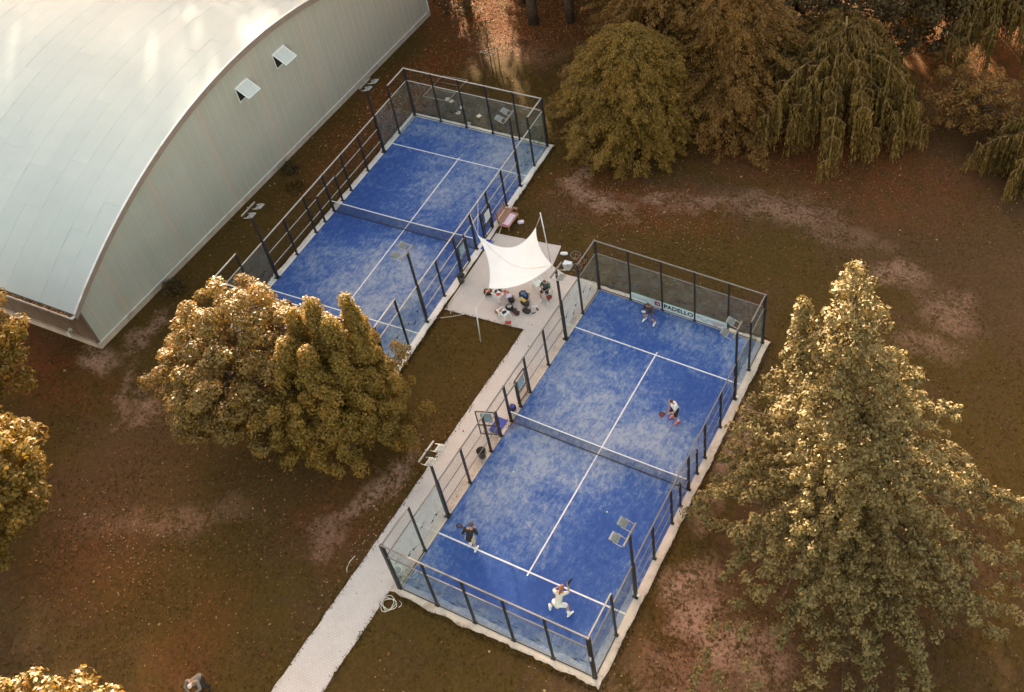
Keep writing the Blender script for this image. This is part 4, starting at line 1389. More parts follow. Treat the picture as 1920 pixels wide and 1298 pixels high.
# ivy shrub left of the trunks, and weeds along the hall
def shrub(loc, r, n, mat, label, leaf=0.07):
    root = thing('shrub', label, 'shrub', loc, 0)
    d = fib(24)
    d = d[d[:, 2] > -0.3]
    P = d * np.array(r) * (0.6 + 0.5 * RNG.random((len(d), 1))) + [0, 0, r[2] * .5]
    p, nn = clump_leaves(P, 0.4 * max(r) * (0.6 + .6 * RNG.random(len(P))), n)
    leaf_quads('foliage', p, nn, leaf, .5, M[mat], root)
    b = MB()
    for q in P[::3]:
        limb(b, (0, 0, -.05), Vector(q), .03, .01, 5, 3)
    b.build('stem', M['bark'], root)
    return root
shrub((-23.2, 41.0, -.05), (1.9, 1.3, 1.3), 60, 'leaf_dark', 'low dark shrub beyond the far hall corner at the top edge', .12)
shrub((-22.9, 10.1, -.05), (.65, .55, .5), 40, 'leaf_dark', 'small dark weed bush against the hall base near its front corner')
shrub((-23.4, 21.3, -.05), (.55, .5, .4), 36, 'leaf_dark', 'small dark weed bush at the middle of the hall base')
shrub((-22.0, 20.0, -.05), (.5, .5, .25), 30, 'grass_blade', 'low olive weed clump on the grass strip beside the hall')

# sapling with its stakes
sap = thing('sapling', 'young thin tree tied inside a triangular stake frame beyond the empty court', 'tree', (-16.63, 35.6, -.05))
b = MB()
limb(b, (0, 0, 0), (-.15, .1, 4.2), .045, .012, 6, 6)
for i in range(14):
    z = 2.0 + i * .15
    a = i * 2.4
    limb(b, (-.15 * z / 4.2, .1 * z / 4.2, z), (math.cos(a) * .6 - .1, math.sin(a) * .6, z + .45), .012, .005, 4, 3)
b.build('trunk', M['bark'], sap)
N = 420
q = RNG.normal(size=(N, 3)) * [.36, .36, .75] + [-.1, .05, 3.1]
leaf_quads('crown', q, norm(RNG.normal(size=(N, 3)) + [0, 0, 1]), .075, .55, M['leaf_ginkgo'], sap)
stk = thing('tree_stake_frame', 'reddish wooden stakes joined by a triangle of battens around the young tree', 'tree stake', (-16.63, 35.6, -.05))
pp = [(-.62, -.35), (.55, -.35), (.35, .5)]
for i, (x, y) in enumerate(pp):
    b = MB()
    b.tube([(x * .9, y * .9, 0), (x, y, 1.95)], .04, 8)
    b.build('stake', M['wood'], stk)
    x2, y2 = pp[(i + 1) % 3]
    b = MB()
    b.bar((x, y, 1.97), (x2, y2, 1.97), .09, .045)
    b.build('batten', M['goal_tube'], stk)

# ------------------------------------------------------------------ grass and fallen leaves
def inside_built(x, y, pad=0.0):
    c, s = math.cos(COURT_FAR[2]), math.sin(COURT_FAR[2])
    lx = (x - COURT_FAR[0]) * c + (y - COURT_FAR[1]) * s
    ly = -(x - COURT_FAR[0]) * s + (y - COURT_FAR[1]) * c
    m = (x > -.38 - pad) & (x < 10.40 + pad) & (y > -.40 - pad) & (y < 20.32 + pad)
    m |= (lx > -.36 - pad) & (lx < 10.38 + pad) & (ly > -.38 - pad) & (ly < 20.32 + pad)
    m |= (x > -2.36 - pad) & (x < -.3 + pad) & (y < 20.3)
    m |= (x < -2.4) & (x > -8.6) & (y > 15.14 + (x + 7.5) * .105 - pad) & (y < 21.6 + (x + 8) * .147 + pad) & (x < -3.4 + np.where(y < 20.3, 2, 0) + pad) & (lx > 10.2)
    m |= (x < -23.55 - (y - 5) * .0405) & (y > 4.9) & (y < 40.4)
    return m

def scatter(n, boxes):
    out = []
    A = sum((b[1] - b[0]) * (b[3] - b[2]) * b[4] for b in boxes)
    for b in boxes:
        k = int(n * (b[1] - b[0]) * (b[3] - b[2]) * b[4] / A)
        out.append(np.stack([RNG.uniform(b[0], b[1], k), RNG.uniform(b[2], b[3], k)], 1))
    return np.concatenate(out)

q = scatter(90000, [(-26, 27, -12, 8, 1.2), (-26, 27, 8, 22, 1.1), (-26, 24, 22, 36, 1.0), (-24, 24, 36, 48, .6)])
q = q[~inside_built(q[:, 0], q[:, 1])]
# tufts gather in patches
nn = np.array([mnoise.noise((a * .35, b_ * .35, 4.0)) + .6 * mnoise.noise((a * 1.3, b_ * 1.3, 9.0)) for a, b_ in q])
q = q[(nn + RNG.normal(size=len(q)) * .22) > -0.05]
N = len(q)
hgt = 0.035 + 0.05 * RNG.random(N)
an = RNG.random(N) * 6.283
dx, dy = np.cos(an), np.sin(an)
wd = 0.022 + 0.022 * RNG.random(N)
z = -0.032
v = np.stack([np.stack([q[:, 0] - dy * wd, q[:, 1] + dx * wd, np.full(N, z)], 1), np.stack([q[:, 0] + dy * wd, q[:, 1] - dx * wd, np.full(N, z)], 1),
              np.stack([q[:, 0] + dx * hgt * .8, q[:, 1] + dy * hgt * .8, z + hgt], 1)], 1)
v2 = v.copy()
v2[:, 2, 0] = q[:, 0] - dy * hgt * .6
v2[:, 2, 1] = q[:, 1] + dx * hgt * .6
tag(tris('grass', np.concatenate([v, v2]), M['grass_blade']), 'short dry olive grass growing over the park ground', 'grass', kind='stuff')

# grass creeping over the kerb edges
def edge_tufts():
    out = []
    def run(p0, p1, n, dirx, diry):
        t = RNG.random(n)
        x = p0[0] + (p1[0] - p0[0]) * t + dirx * RNG.normal(size=n) * .09
        y = p0[1] + (p1[1] - p0[1]) * t + diry * RNG.normal(size=n) * .09
        out.append(np.stack([x, y], 1))
    run((-.2, -.50), (10.5, -.50), 1300, .3, 1)
    run((10.52, -.4), (10.52, 20.3), 1500, 1, .3)
    run((0, 20.42), (10.5, 20.42), 900, .3, 1)
    run((-2.46, -13), (-2.56, 15.6), 500, 1, .3)
    run(far(10.48, -.4), far(10.48, 5.9), 1000, 1, .3)
    run(far(10.48, 12.6), far(10.48, 20.2), 1000, 1, .3)
    run(far(-.45, -.4), far(-.45, 20.4), 2000, 1, .3)
    run(far(-.4, 20.40), far(10.4, 20.4), 1300, .3, 1)
    run((-7.4, 15.1), (-2.6, 15.6), 150, .3, .7)
    run((-.28, -12), (-.40, -.5), 500, .8, .3)
    return np.concatenate(out)
q = edge_tufts()
N = len(q)
hgt = 0.05 + 0.05 * RNG.random(N)
an = RNG.random(N) * 6.283
dx, dy = np.cos(an), np.sin(an)
wd = 0.03
v = np.stack([np.stack([q[:, 0] - dy * wd, q[:, 1] + dx * wd, np.full(N, -.03)], 1), np.stack([q[:, 0] + dy * wd, q[:, 1] - dx * wd, np.full(N, -.03)], 1),
              np.stack([q[:, 0] + dx * hgt * .7, q[:, 1] + dy * hgt * .7, hgt - .02], 1)], 1)
tag(tris('grass', v, M['grass_blade']), 'ragged grass fringe creeping over kerbs and path edges', 'grass', kind='stuff')

q = np.concatenate([scatter(5500, [(-26, 27, -12, 48, 1)]), RNG.normal(size=(3200, 2)) * [1.3, 6] + [-21.4, 31], RNG.normal(size=(5200, 2)) * [3.5, 2.6] + [-17.5, 43.5],
                    RNG.normal(size=(1800, 2)) * [4, 1.8] + [-1, 27], RNG.normal(size=(1500, 2)) * [5, 3] + [8, 35], RNG.normal(size=(900, 2)) * [3, 2] + [-13, -4],
                    RNG.normal(size=(500, 2)) * [.5, 3] + [-3.2, 4], RNG.normal(size=(700, 2)) * [4, 4] + [-9, 1], RNG.normal(size=(900, 2)) * [3, 4] + [14, 1]])
q = q[~inside_built(q[:, 0], q[:, 1])]
kb = np.concatenate([np.stack([RNG.normal(size=90) * .12 - .18, RNG.uniform(4, 12, 90)], 1), RNG.normal(size=(60, 2)) * [.15, .25] + [.15, 9.8], np.stack([RNG.uniform(.3, 9.7, 46), RNG.uniform(.3, 19.7, 46)], 1),
                     np.array([far(RNG.uniform(.3, 9.7), RNG.uniform(.3, 19.7))[:2] for _ in range(40)]), np.stack([RNG.uniform(-2.3, -.5, 40), RNG.uniform(-6, 15, 40)], 1), np.stack([RNG.uniform(-7.6, -.6, 40), RNG.uniform(16, 21, 40)], 1)])
zz = np.concatenate([np.full(len(q), -.02) + RNG.random(len(q)) * .03, np.full(len(kb), .05)])
q = np.concatenate([q, kb])
p3 = np.concatenate([q, zz[:, None]], 1)
sz = np.where(RNG.random(len(q)) < .04, .085, .045)
sz[-len(kb):] *= .7
tag(leaf_quads('fallen_leaves', p3, norm(RNG.normal(size=p3.shape) * .45 + [0, 0, 1]), sz, .7, M['litter']), 'scattered orange and tan fallen leaves over the ground', 'leaves', kind='stuff')

# ------------------------------------------------------------------ banners on the far wall of the nearer court
def banner(x0, x1, label, name='banner'):
    root = thing(name, label, 'banner', ((x0 + x1) / 2, 20.0, 0), 0, 'banners along the foot of the glass end wall')
    b = MB()
    b.box((0, 0.02, 0.42), (x1 - x0 - .12, 0.012, 0.62))
    b.build('board', M['banner'], root)
    b = MB()
    b.box((0, 0.02, 0.742), (x1 - x0 - .12, 0.02, 0.022))
    b.build('edge_strip', simple('green_edge', (0.03, 0.13, 0.07), .5), root)
    return root
RX = Matrix(((1, 0, 0), (0, 0, -1), (0, 1, 0))).to_4x4()
def put_text(root, me, mat, x, z, y=0.010):
    me.materials.clear()
    me.materials.append(mat)
    o = link('lettering', me, root)
    o.matrix_local = Matrix.Translation((x, y, z)) @ RX
    return o
bn = banner(2, 4, 'pale banner with small dark red script and a square red emblem')
# the script is a running hand too small to read: looped strokes
b = MB()
pts = [(-.80 + .045 * math.cos(a), .008, .46 + .10 * math.sin(a)) for a in np.linspace(.9, 5.4, 12)]
b.tube(pts, .012, 5)
xs = np.linspace(-.75, .02, 60)
b.tube([(x + .018 * math.sin(x * 60 + 1.5), .008, .43 - .05 * (x + .75) + .042 * math.sin(x * 60) * (1.0 if x < -.25 else 0.7)) for x in xs], .010, 5)
b.tube([(-.02 - .12 * math.sin(t), .008, .36 + .05 * t) for t in np.linspace(-1, 1, 6)], .008, 5)
b.build('script_lettering', M['ink_red'], bn)
b = MB()
b.box((.70, .011, .44), (.34, .006, .34))
em = b.build('emblem', M['ink_red'], bn)
b = MB()
b.tube([(.70 + .10 * math.cos(a) * (1 - .12 * k), .006, .44 + .09 * math.sin(a)) for k, a in enumerate(np.linspace(-.6, 4.2, 16))], .02, 5)
b.bar((.64, .006, .42), (.77, .006, .46), .03)
b.build('emblem_mark', M['banner'], em)
put_text(bn, text_mesh('', .05), M['ink_grey'], .7, .2) if False else None
b = MB()
for i in range(3):
    b.box((.58 + .12 * i, .012, .205), (.09, .004, .03))
b.build('small_print', M['ink_grey'], bn)
bn = banner(4, 6, 'pale banner with bold black lettering PADELLO')
put_text(bn, text_mesh('PADELLO', .44, .017, .002, .93, 1.06), M['ink_black'], 0.0, .42)
bn = banner(6, 8, 'pale banner with thin rounded purple and red lettering hunger')
def stroke_word(parts, mat, name):
    b = MB()
    for st in parts:
        for a, c in zip(st[:-1], st[1:]):
            b.bar((a[0], .010, a[1]), (c[0], .010, c[1]), .006, .035, up=(0, 1, 0))
    for st in parts:
        for a in st[1:-1]:
            b.box((a[0], .0105, a[1]), (.035, .006, .035))
    b.build(name, mat, bn)
h0, h1 = .30, .50
stroke_word([[(-.84, .62), (-.84, h0)], [(-.84, h1), (-.62, h1), (-.60, h0)], [(-.52, h1), (-.52, h0), (-.30, h0), (-.30, h1)], [(-.22, h0), (-.22, h1), (0, h1), (.02, h0)]], M['ink_purple'], 'lettering')
stroke_word([[(.34, h1), (.10, h1), (.10, h0), (.34, h0)], [(.34, h1 + .02), (.34, .19), (.10, .19)], [(.14, .40), (.32, .40)], [(.66, h0), (.42, h0), (.42, h1), (.66, h1), (.66, .40), (.44, .40)]], M['ink_red'], 'lettering')
stroke_word([[(.74, h0), (.74, h1), (.90, h1)]], M['ink_purple'], 'lettering')

# ------------------------------------------------------------------ shade sail
def sail():
    root = thing('shade_sail', 'bright white four-cornered shade sail over the paved square', 'shade sail', (0, 0, 0))
    A = Vector((-6.95, 18.72, 2.92)); Bc = Vector((-3.85, 20.10, 3.5)); Cc = Vector((-1.15, 17.30, 4.28)); Dd = Vector((-4.42, 15.70, 2.60))
    n = 28
    vs = []
    def edge(p, q, t, inward, sag):
        m = p.lerp(q, t)
        k = 4 * t * (1 - t)
        c = (A + Bc + Cc + Dd) / 4
        d = (c - (p + q) / 2)
        d.z = 0
        return m + d.normalized() * inward * k + Vector((0, 0, -sag * k))
    for j in range(n + 1):
        v = j / n
        L = edge(A, Dd, v, .28, .05)
        Rr = edge(Bc, Cc, v, .25, .12)
        for i in range(n + 1):
            u = i / n
            T = edge(A, Bc, u, .62, .72)
            Bt = edge(Dd, Cc, u, .10, .72)
            p = L.lerp(Rr, u) + T.lerp(Bt, v) - (A * (1 - u) * (1 - v) + Bc * u * (1 - v) + Dd * (1 - u) * v + Cc * u * v)
            # ridge folds running into the high corner
            du = math.hypot(1 - u, 1 - v)
            p = p + Vector((0, 0, 0.035 * math.sin(9 * math.atan2(1 - v, 1 - u + 1e-6) * 2.2) * math.exp(-du * 1.6) * min(1, du * 4)))
            vs.append(p)
    b = MB()
    fs = [(j * (n + 1) + i, j * (n + 1) + i + 1, (j + 1) * (n + 1) + i + 1, (j + 1) * (n + 1) + i) for j in range(n) for i in range(n)]
    b.add(vs, [f[::-1] for f in fs], 0, True)
    b.build('canopy', M['sail'], root)
    b = MB()                                          # sewn seam along the fold
    b.tube([vs[k * (n + 1) + k] + Vector((0, 0, .010)) for k in range(n + 1)], .012, 4)
    b.build('seam', M['cream_cloth'], root)
    b = MB()
    for rim in ([vs[i] for i in range(n + 1)], [vs[n * (n + 1) + i] for i in range(n + 1)], [vs[j * (n + 1)] for j in range(n + 1)], [vs[j * (n + 1) + n] for j in range(n + 1)]):
        b.tube(rim, .018, 5)
    b.build('hem', M['white_cloth'], root)
    def rope(p, q, r=.012):
        m = MB()
        m.tube([p, q], r, 5)
        m.build('rope', M['cream_cloth'], root)
    rope(A, far(9.98, 11.25, 3.0)); rope(A, far(10.02, 10.1, 3.0))
    rope(Cc, (-.05, 16.0, 4.75))
    rope(Bc, (-3.62, 20.42, 4.25))
    rope(Dd, (-4.25, 14.02, 2.66))
sail()
def sail_pole(p0, p1, label):
    r = thing('sail_pole', label, 'pole', p0, 0)
    d = Vector(p1) - Vector(p0)
    b = MB()
    b.tube([(0, 0, 0), d], .035, 10)
    b.build('pole', M['trim'], r)
    b = MB()
    b.lathe([(0.0, .012), (.10, .012), (.10, 0), (0, 0)], 12)
    b.build('foot', M['galv'], r)
    b = MB()
    b.tube([d * .985 + Vector((.03 * math.cos(t), .03 * math.sin(t), .02)) for t in np.linspace(0, 6.283, 10)], .008, 5)
    b.build('ring', M['galv'], r)
sail_pole((-3.5, 20.55, -.013), (-3.62, 20.42, 4.45), 'pale pole holding up the sail corner by the farther lawn')
sail_pole((-4.33, 13.92, -.05), (-4.22, 14.04, 2.75), 'thin white pole standing in the grass before the paved square')

# dotted cord on the grass
r = thing('beaded_cord', 'white dotted cord stretched from floodlight mast to paved square', 'cord', (0, 0, 0))
p0, p1 = Vector((-7.76, 14.03, .25)), Vector((-6.17, 15.28, .05))
b = MB()
b.tube([p0, p0.lerp(p1, .5) + Vector((0, 0, -.06)), p1], .006, 4)
b.build('cord', M['cream_cloth'], r)
for i in range(17):
    t = .05 + .056 * i
    if i in (3, 4): continue
    b = MB()
    b.ball((0, 0, 0), .03, 6)
    b.build('bead', M['white_plastic'], r, p0.lerp(p1, t) + Vector((0, 0, -.24 * t * (1 - t))))

# ------------------------------------------------------------------ furniture and clutter on the square
def chair_mesh_parts(root):
    b = MB()                                          # seat: dished slab
    n = 7
    vs = []
    for j in range(n):
        for i in range(n):
            u, v = i / (n - 1) * 2 - 1, j / (n - 1) * 2 - 1
            vs.append((u * .22 * (1 - .06 * v), v * .22, .43 - .02 * (1 - u * u) * (1 - v * v) - .02 * max(0, v)))
    vs += [(x, y, z - .025) for x, y, z in vs]
    m = n * n
    fs = [(j * n + i, j * n + i + 1, (j + 1) * n + i + 1, (j + 1) * n + i) for j in range(n - 1) for i in range(n - 1)]
    fs += [tuple(m + k for k in reversed(f)) for f in fs]
    b.add(vs, fs, 0, True)
    b.bar((-.22, -.23, .415), (.22, -.23, .415), .03, .05)
    b.build('seat', M['white_plastic'], root)
    b = MB()                                          # back: rim with three slats
    rim = [(-.23, .20, .42), (-.26, .25, .60), (-.235, .30, .76), (-.13, .335, .84), (0, .345, .865), (.13, .335, .84), (.235, .30, .76), (.26, .25, .60), (.23, .20, .42)]
    b.tube(rim, .026, 7)
    for x in (-.15, -.075, 0, .075, .15):
        b.bar((x, .235, .43), (x * .85, .335, .845 - abs(x) * .35), .05, .012, up=(0, 1, .3))
    b.build('backrest', M['white_plastic'], root)
    for s in (-1, 1):
        b = MB()
        b.tube([(s * .25, .245, .64), (s * .275, .10, .655), (s * .275, -.12, .65), (s * .255, -.20, .60), (s * .245, -.22, .45)], [.024, .026, .028, .026, .024], 7)
        b.build('armrest', M['white_plastic'], root)
        for (y0, y1) in ((-.21, -.27), (.20, .27)):
            b = MB()
            b.tube([(s * .215, y0, .42), (s * .25, y1, 0)], [.036, .024], 7)
            b.build('leg', M['white_plastic'], root)
ch = thing('garden_chair', 'x', 'chair', (0, 0, 0), 0, 'white plastic chairs around the paved square')
chair_mesh_parts(ch)
PZ = -.013
for i, (x, y, rz, lab) in enumerate([
        (-4.98, 17.02, R(170), 'white plastic chair with a red cloth on it, near the sail edge'),
        (-3.98, 15.98, R(165), 'white plastic chair with a dark cloth, closest to the lawn'),
        (-3.35, 18.75, R(60), 'white plastic chair half hidden under the sail edge'),
        (-2.62, 18.45, R(8), 'white plastic chair with the seated person in dark floral shirt')]):
    o = ch if i == 0 else copy_tree(ch)
    o.location = (x, y, PZ)
    o.rotation_euler = (0, 0, rz)
    o['label'] = lab
def cloth(loc, rz, s, mat, label, name='towel', hgt=.05, cat='cloth'):
    b = MB()
    n = 9
    vs = []
    sd = random.random() * 40
    for j in range(n):
        for i in range(n):
            u, v = i / (n - 1) - .5, j / (n - 1) - .5
            w = 1 + .25 * mnoise.noise((u * 3 + sd, v * 3, 1))
            vs.append((u * s[0] * w, v * s[1] * w, .012 + hgt * (mnoise.noise((u * 4 + sd, v * 4, 0)) * .5 + .5)))
    vs += [(x, y, z - .010) for x, y, z in vs]
    m = n * n
    fs = [(j * n + i, j * n + i + 1, (j + 1) * n + i + 1, (j + 1) * n + i) for j in range(n - 1) for i in range(n - 1)]
    fs += [tuple(m + k for k in reversed(f)) for f in fs]
    b.add(vs, fs, 0, True)
    return tag(b.build(name, mat, None, loc, (0, 0, rz)), label, cat)
cloth((-4.98, 17.04, PZ + .41), .5, (.30, .24), M['red'], 'crumpled red cloth lying on the chair near the sail edge')
cloth((-3.98, 16.02, PZ + .41), .9, (.26, .26), M['navy'], 'crumpled dark cloth lying on the chair closest to the lawn')

def soft_box(b, c, s, e=3.0, n=14, mi=0, M3=None, lump=.04):
    """rounded bag body"""
    h = n // 2 + 2
    vs = []
    sg = lambda w, p: math.copysign(abs(w) ** p, w)
    sd = random.random() * 30
    for i in range(h + 1):
        t = -math.pi / 2 + math.pi * i / h
        for k in range(n):
            a = 2 * math.pi * k / n
            p = 2 / e
            v = Vector((sg(math.cos(t), p) * sg(math.cos(a), p) * s[0] / 2, sg(math.cos(t), p) * sg(math.sin(a), p) * s[1] / 2, sg(math.sin(t), p) * s[2] / 2))
            v *= 1 + lump * mnoise.noise(v * 6 + Vector((sd, 0, 0))) * 2
            if M3 is not None: v = M3 @ v
            vs.append(v + Vector(c))
    fs = [(i * n + k, i * n + (k + 1) % n, (i + 1) * n + (k + 1) % n, (i + 1) * n + k) for i in range(h) for k in range(n)]
    b.add(vs, fs, mi, True)

def bag(name, loc, rz, size, mat, label, extras=(), cat='bag', strap=True, pocket=None, lid=None):
    root = thing(name, label, cat, loc, rz)
    b = MB()
    soft_box(b, (0, 0, size[2] / 2), size, 3.2)
    b.build('body', mat, root)
    if pocket is not None:
        b = MB()
        soft_box(b, (0, -size[1] * .46, size[2] * .38), (size[0] * .7, size[1] * .3, size[2] * .5), 3)
        b.build('pocket', pocket, root)
    if strap:
        b = MB()
        for s in (-1, 1):
            b.tube([(s * size[0] * .22, size[1] * .42, size[2] * .25), (s * size[0] * .25, size[1] * .72, size[2] * .55), (s * size[0] * .2, size[1] * .42, size[2] * .92)], .018, 5)
        b.tube([(-.06, 0, size[2] * .96), (0, 0, size[2] * 1.14), (.06, 0, size[2] * .96)], .014, 5)
        b.build('strap', M['black'], root)
    if lid is not None:
        b = MB()
        soft_box(b, (0.02, -.02, size[2] * .86), (size[0] * .72, size[1] * .66, size[2] * .34), 2.4, 12, 0, None, .12)
        b.build('lid_flap', lid, root)
    return root
bag('backpack', (-5.80, 17.15, PZ), R(30), (.50, .36, .36), M['dark_brown'], 'dark brown bag with pale papers on top, leftmost of the bags', lid=M['orange'])
bag('backpack', (-4.28, 17.20, PZ), R(-40), (.46, .34, .36), M['black'], 'black bag with a lilac-white shirt draped over it')
cloth((-4.42, 17.25, PZ + .32), .6, (.36, .34), M['lilac'], 'lilac-white shirt draped over a black bag', 'shirt', .08)
bag('duffel_bag', (-3.74, 17.74, PZ), R(-20), (.66, .40, .40), M['navy'], 'bulky navy and blue sports bag behind the yellow-towel bag', lid=M['blue_bag'], pocket=M['blue_bag'])
bag('duffel_bag', (-3.42, 17.30, PZ), R(-14), (.58, .36, .30), M['dark_brown'], 'dark sports bag with a yellow towel over its edge')
cloth((-3.56, 17.36, PZ + .27), -.3, (.42, .20), M['yellow'], 'yellow towel lying across a dark sports bag', 'towel', .05)
bag('backpack', (-4.05, 16.62, PZ), R(20), (.44, .40, .34), M['black'], 'black open bag with grey clothes beside the front chair', lid=M['ink_grey'])
bag('racket_bag', (-3.62, 16.55, PZ), R(-25), (.62, .30, .16), M['dark_brown'], 'flat brown racket bag with long straps in front of the bags', pocket=M['magenta'])
bag('backpack', (-3.08, 16.86, PZ), R(-10), (.52, .34, .20), M['black'], 'squarish black bag lying flat at the right of the pile')
bag('backpack', (-5.28, 17.45, PZ), R(10), (.40, .30, .30), M['navy'], 'small dark bag tucked between brown bag and chair')
bag('backpack', (-4.86, 17.52, PZ), R(-15), (.44, .26, .24), M['orange'], 'orange-red bag just under the sail edge')
bag('tote_bag', (-4.55, 16.20, PZ), R(35), (.42, .26, .26), M['orange'], 'rust and white bag beside the front chair', lid=M['white_cloth'], strap=False)
cloth((-3.62, 15.72, PZ), .3, (.34, .22), M['red'], 'red and white cloth on the paving by the front chair leg', 'towel', .07)
cloth((-2.86, 17.35, PZ), .5, (.34, .10), M['white_cloth'], 'thin white cloth lying right of the yellow-towel bag', 'towel', .05)
cloth((-3.10, 17.06, PZ + .02), -.2, (.40, .12), M['white_cloth'], 'white towel strip in front of the yellow-towel bag', 'towel', .08)

def shoe(loc, rz, label, mat, group=None):
    r = thing('shoe', label, 'shoe', loc, rz, group)
    b = MB()
    b.prism([(-.045, -.13), (.045, -.13), (.05, .02), (.045, .12), (0, .15), (-.045, .12), (-.05, .02)], 0, .028)
    b.build('sole', M['white_plastic'], r)
    b = MB()
    soft_box(b, (0, .03, .055), (.085, .20, .06), 2.4, 10)
    soft_box(b, (0, -.07, .07), (.082, .11, .10), 2.6, 10)
    b.build('upper', mat, r)
shoe((-2.58, 17.22, PZ), R(60), 'black shoe lying farther from the lawn, right of the bags', M['black'])
shoe((-2.62, 16.90, PZ), R(-30), 'black shoe lying nearer the lawn, right of the bags', M['black'])

def bin_(loc, label, mat, rim):
    r = thing('litter_bin', label, 'bin', loc, 0)
    b = MB()
    b.lathe([(0, .02), (.165, .02), (.235, .55), (.222, .55), (.155, .04), (0, .04)], 20)
    b.build('body', mat, r)
    b = MB()
    b.tube([(.235 * math.cos(t), .235 * math.sin(t), .555) for t in np.linspace(0, 2 * math.pi, 21)], .016, 6)
    b.build('rim', rim, r)
    b = MB()
    for s in (-1, 1):
        b.tube([(s * .235, -.06, .47), (s * .27, -.05, .46), (s * .27, .05, .46), (s * .235, .06, .47)], .010, 5)
    b.build('handle', rim, r)
bin_((-7.72, 17.35, PZ), 'dark round bin by the empty court fence on the paved square', M['bin'], M['bin'])
bin_((-.30, 7.55, .0), 'dark round bin by the nearer court fence beside the open gate', M['bin'], M['bin'])
bin_((-.44, .42, .0), 'grey-green bin with white rim at the near corner post', M['bin_clear'], M['white_plastic'])

def doormat(loc, rz, w, h, label):
    r = thing('doormat', label, 'doormat', loc, rz)
    b = MB()
    b.prism([(-w / 2, -h / 2), (w / 2, -h / 2), (w / 2, h / 2), (-w / 2, h / 2)], 0, .018)
    b.build('pad', M['mat_blue'], r)
    b = MB()
    for x in (-.12, .0, .10):
        b.box((x, .0, .0195), (.07, .05, .003))
    b.build('print', M['lilac'], r)
doormat((-.52, 9.5, .035), 0, .62, .92, 'blue doormat at the open gate of the nearer court')
o = far(10.5, 10.5, .035)
doormat(o, COURT_FAR[2], .5, .85, 'blue doormat at the empty court gate by the sail corner')
bag('backpack', (-.33, 10.62, .035), R(70), (.44, .36, .36), M['navy'], 'navy backpack sitting in the gateway of the nearer court', lid=M['mat_blue'])

# bench, low table with pink towel
o = far(10.35, 12.85, 0)
bn = thing('wooden_bench', 'weathered reddish wooden bench against the empty court fence', 'bench', o, COURT_FAR[2])
for i in range(3):
    b = MB()
    b.box((-.02 + .0 * i - .035 * i, 0, .56 + .12 * i), (.028, 1.3, .095))
    b.build('back_slat', M['wood_red'], bn)
for i in range(4):
    b = MB()
    b.box((.06 + .11 * i, 0, .43), (.09, 1.3, .03))
    b.build('seat_slat', M['wood_red'], bn)
for y in (-.5, .5):
    b = MB()
    b.bar((.42, y, .0), (.40, y, .42), .05)
    b.bar((.03, y, .0), (-.09, y, .88), .05)
    b.bar((.02, y, .39), (.43, y, .39), .04)
    b.build('leg_frame', M['steel'], bn)
o = far(10.92, 12.65, -.05)
tb = thing('low_table', 'low wooden table with a pink towel beside the reddish bench', 'table', o, COURT_FAR[2] - .02)
for i in range(5):
    b = MB()
    b.box((-.24 + .12 * i, 0, .40), (.11, 1.22, .025))
    b.build('table_slat', M['wood_red'], tb)
b = MB()
for s in (-1, 1):
    b.bar((s * .32, -.63, .40), (s * .32, .63, .40), .05, .05)
    b.bar((-.29, s * .63, .40), (.29, s * .63, .40), .05, .05)
b.build('table_frame', M['wood_red'], tb)
for sx in (-1, 1):
    for sy in (-1, 1):
        b = MB()
        b.bar((sx * .30, sy * .60, 0), (sx * .30, sy * .60, .38), .05)
        b.build('leg', M['wood'], tb)
b = MB()
b.box((.01, .0, .425), (.46, 1.0, .022))
tw = b.build('towel', M['pink'], None, o, (0, 0, COURT_FAR[2] - .02))
tag(tw, 'flat pink towel with darker border spread on the low table', 'towel')
b = MB()
for s in (-1, 1):
    b.box((.01, s * .535, .424), (.48, .05, .022))
b.box((-.25, 0, .424), (.04, 1.02, .022))
b.build('border', M['magenta'], tw)
bag('tote_bag', far(11.55, 12.95, -.05), .6, (.42, .26, .20), M['pink'], 'pink and white bag on the grass beside the low table', lid=M['white_cloth'], strap=False)
b = MB()
r = thing('stool', 'thin folded wooden stool at the far end of the bench', 'stool', far(10.85, 13.55, -.05), COURT_FAR[2])
for s in (-1, 1):
    b = MB()
    b.bar((s * .14, -.12, 0), (s * .14, .12, .42), .03)
    b.build('leg', M['wood'], r)
b = MB()
b.box((0, .1, .43), (.36, .2, .03))
b.build('seat', M['wood'], r)
b = MB()

# hoses
def hose(name, pts, r, label, mat='hose'):
    root = thing(name, label, 'hose', (0, 0, 0))
    b = MB()
    b.tube(pts, r, 6)
    b.build('tube', M[mat], root)
    b = MB()
    b.tube([Vector(pts[-1]), Vector(pts[-1]) + (Vector(pts[-1]) - Vector(pts[-2])).normalized() * .09], r * 1.6, 7)
    b.build('nozzle', M['bronze'], root)
pts = [(-.62, -1.55, .0), (-.72, -1.1, .0), (-.6, -.72, .0)]
for k in range(46):
    a = 2.6 - k * .40
    rr_ = .40 - .004 * k + .04 * math.sin(k * 1.3)
    pts.append((-.10 + rr_ * math.cos(a), -.92 + rr_ * .95 * math.sin(a) + .02 * math.sin(k), .0 + .008 * (k % 5)))
hose('garden_hose', pts, .018, 'coiled pale hose on the grass at the near court corner')
hose('garden_hose', [(.42, -.86, 0), (.47, -.74, 0), (.42, -.62, 0), (.34, -.60, 0)], .016, 'short curved hose scrap right of the coiled hose')
pts = [far(10.55, y, .03) for y in (6.3, 6.6)]
pts = [Vector(far(10.62 + .05 * math.sin(y * 3), y, .035)) for y in np.linspace(8.0, 5.6, 16)] + [Vector(far(10.9, 5.3, .0)), Vector(far(11.0, 5.0, 0))]
hose('garden_hose', pts, .02, 'long pale hose lying along the empty court kerb on the paved square')
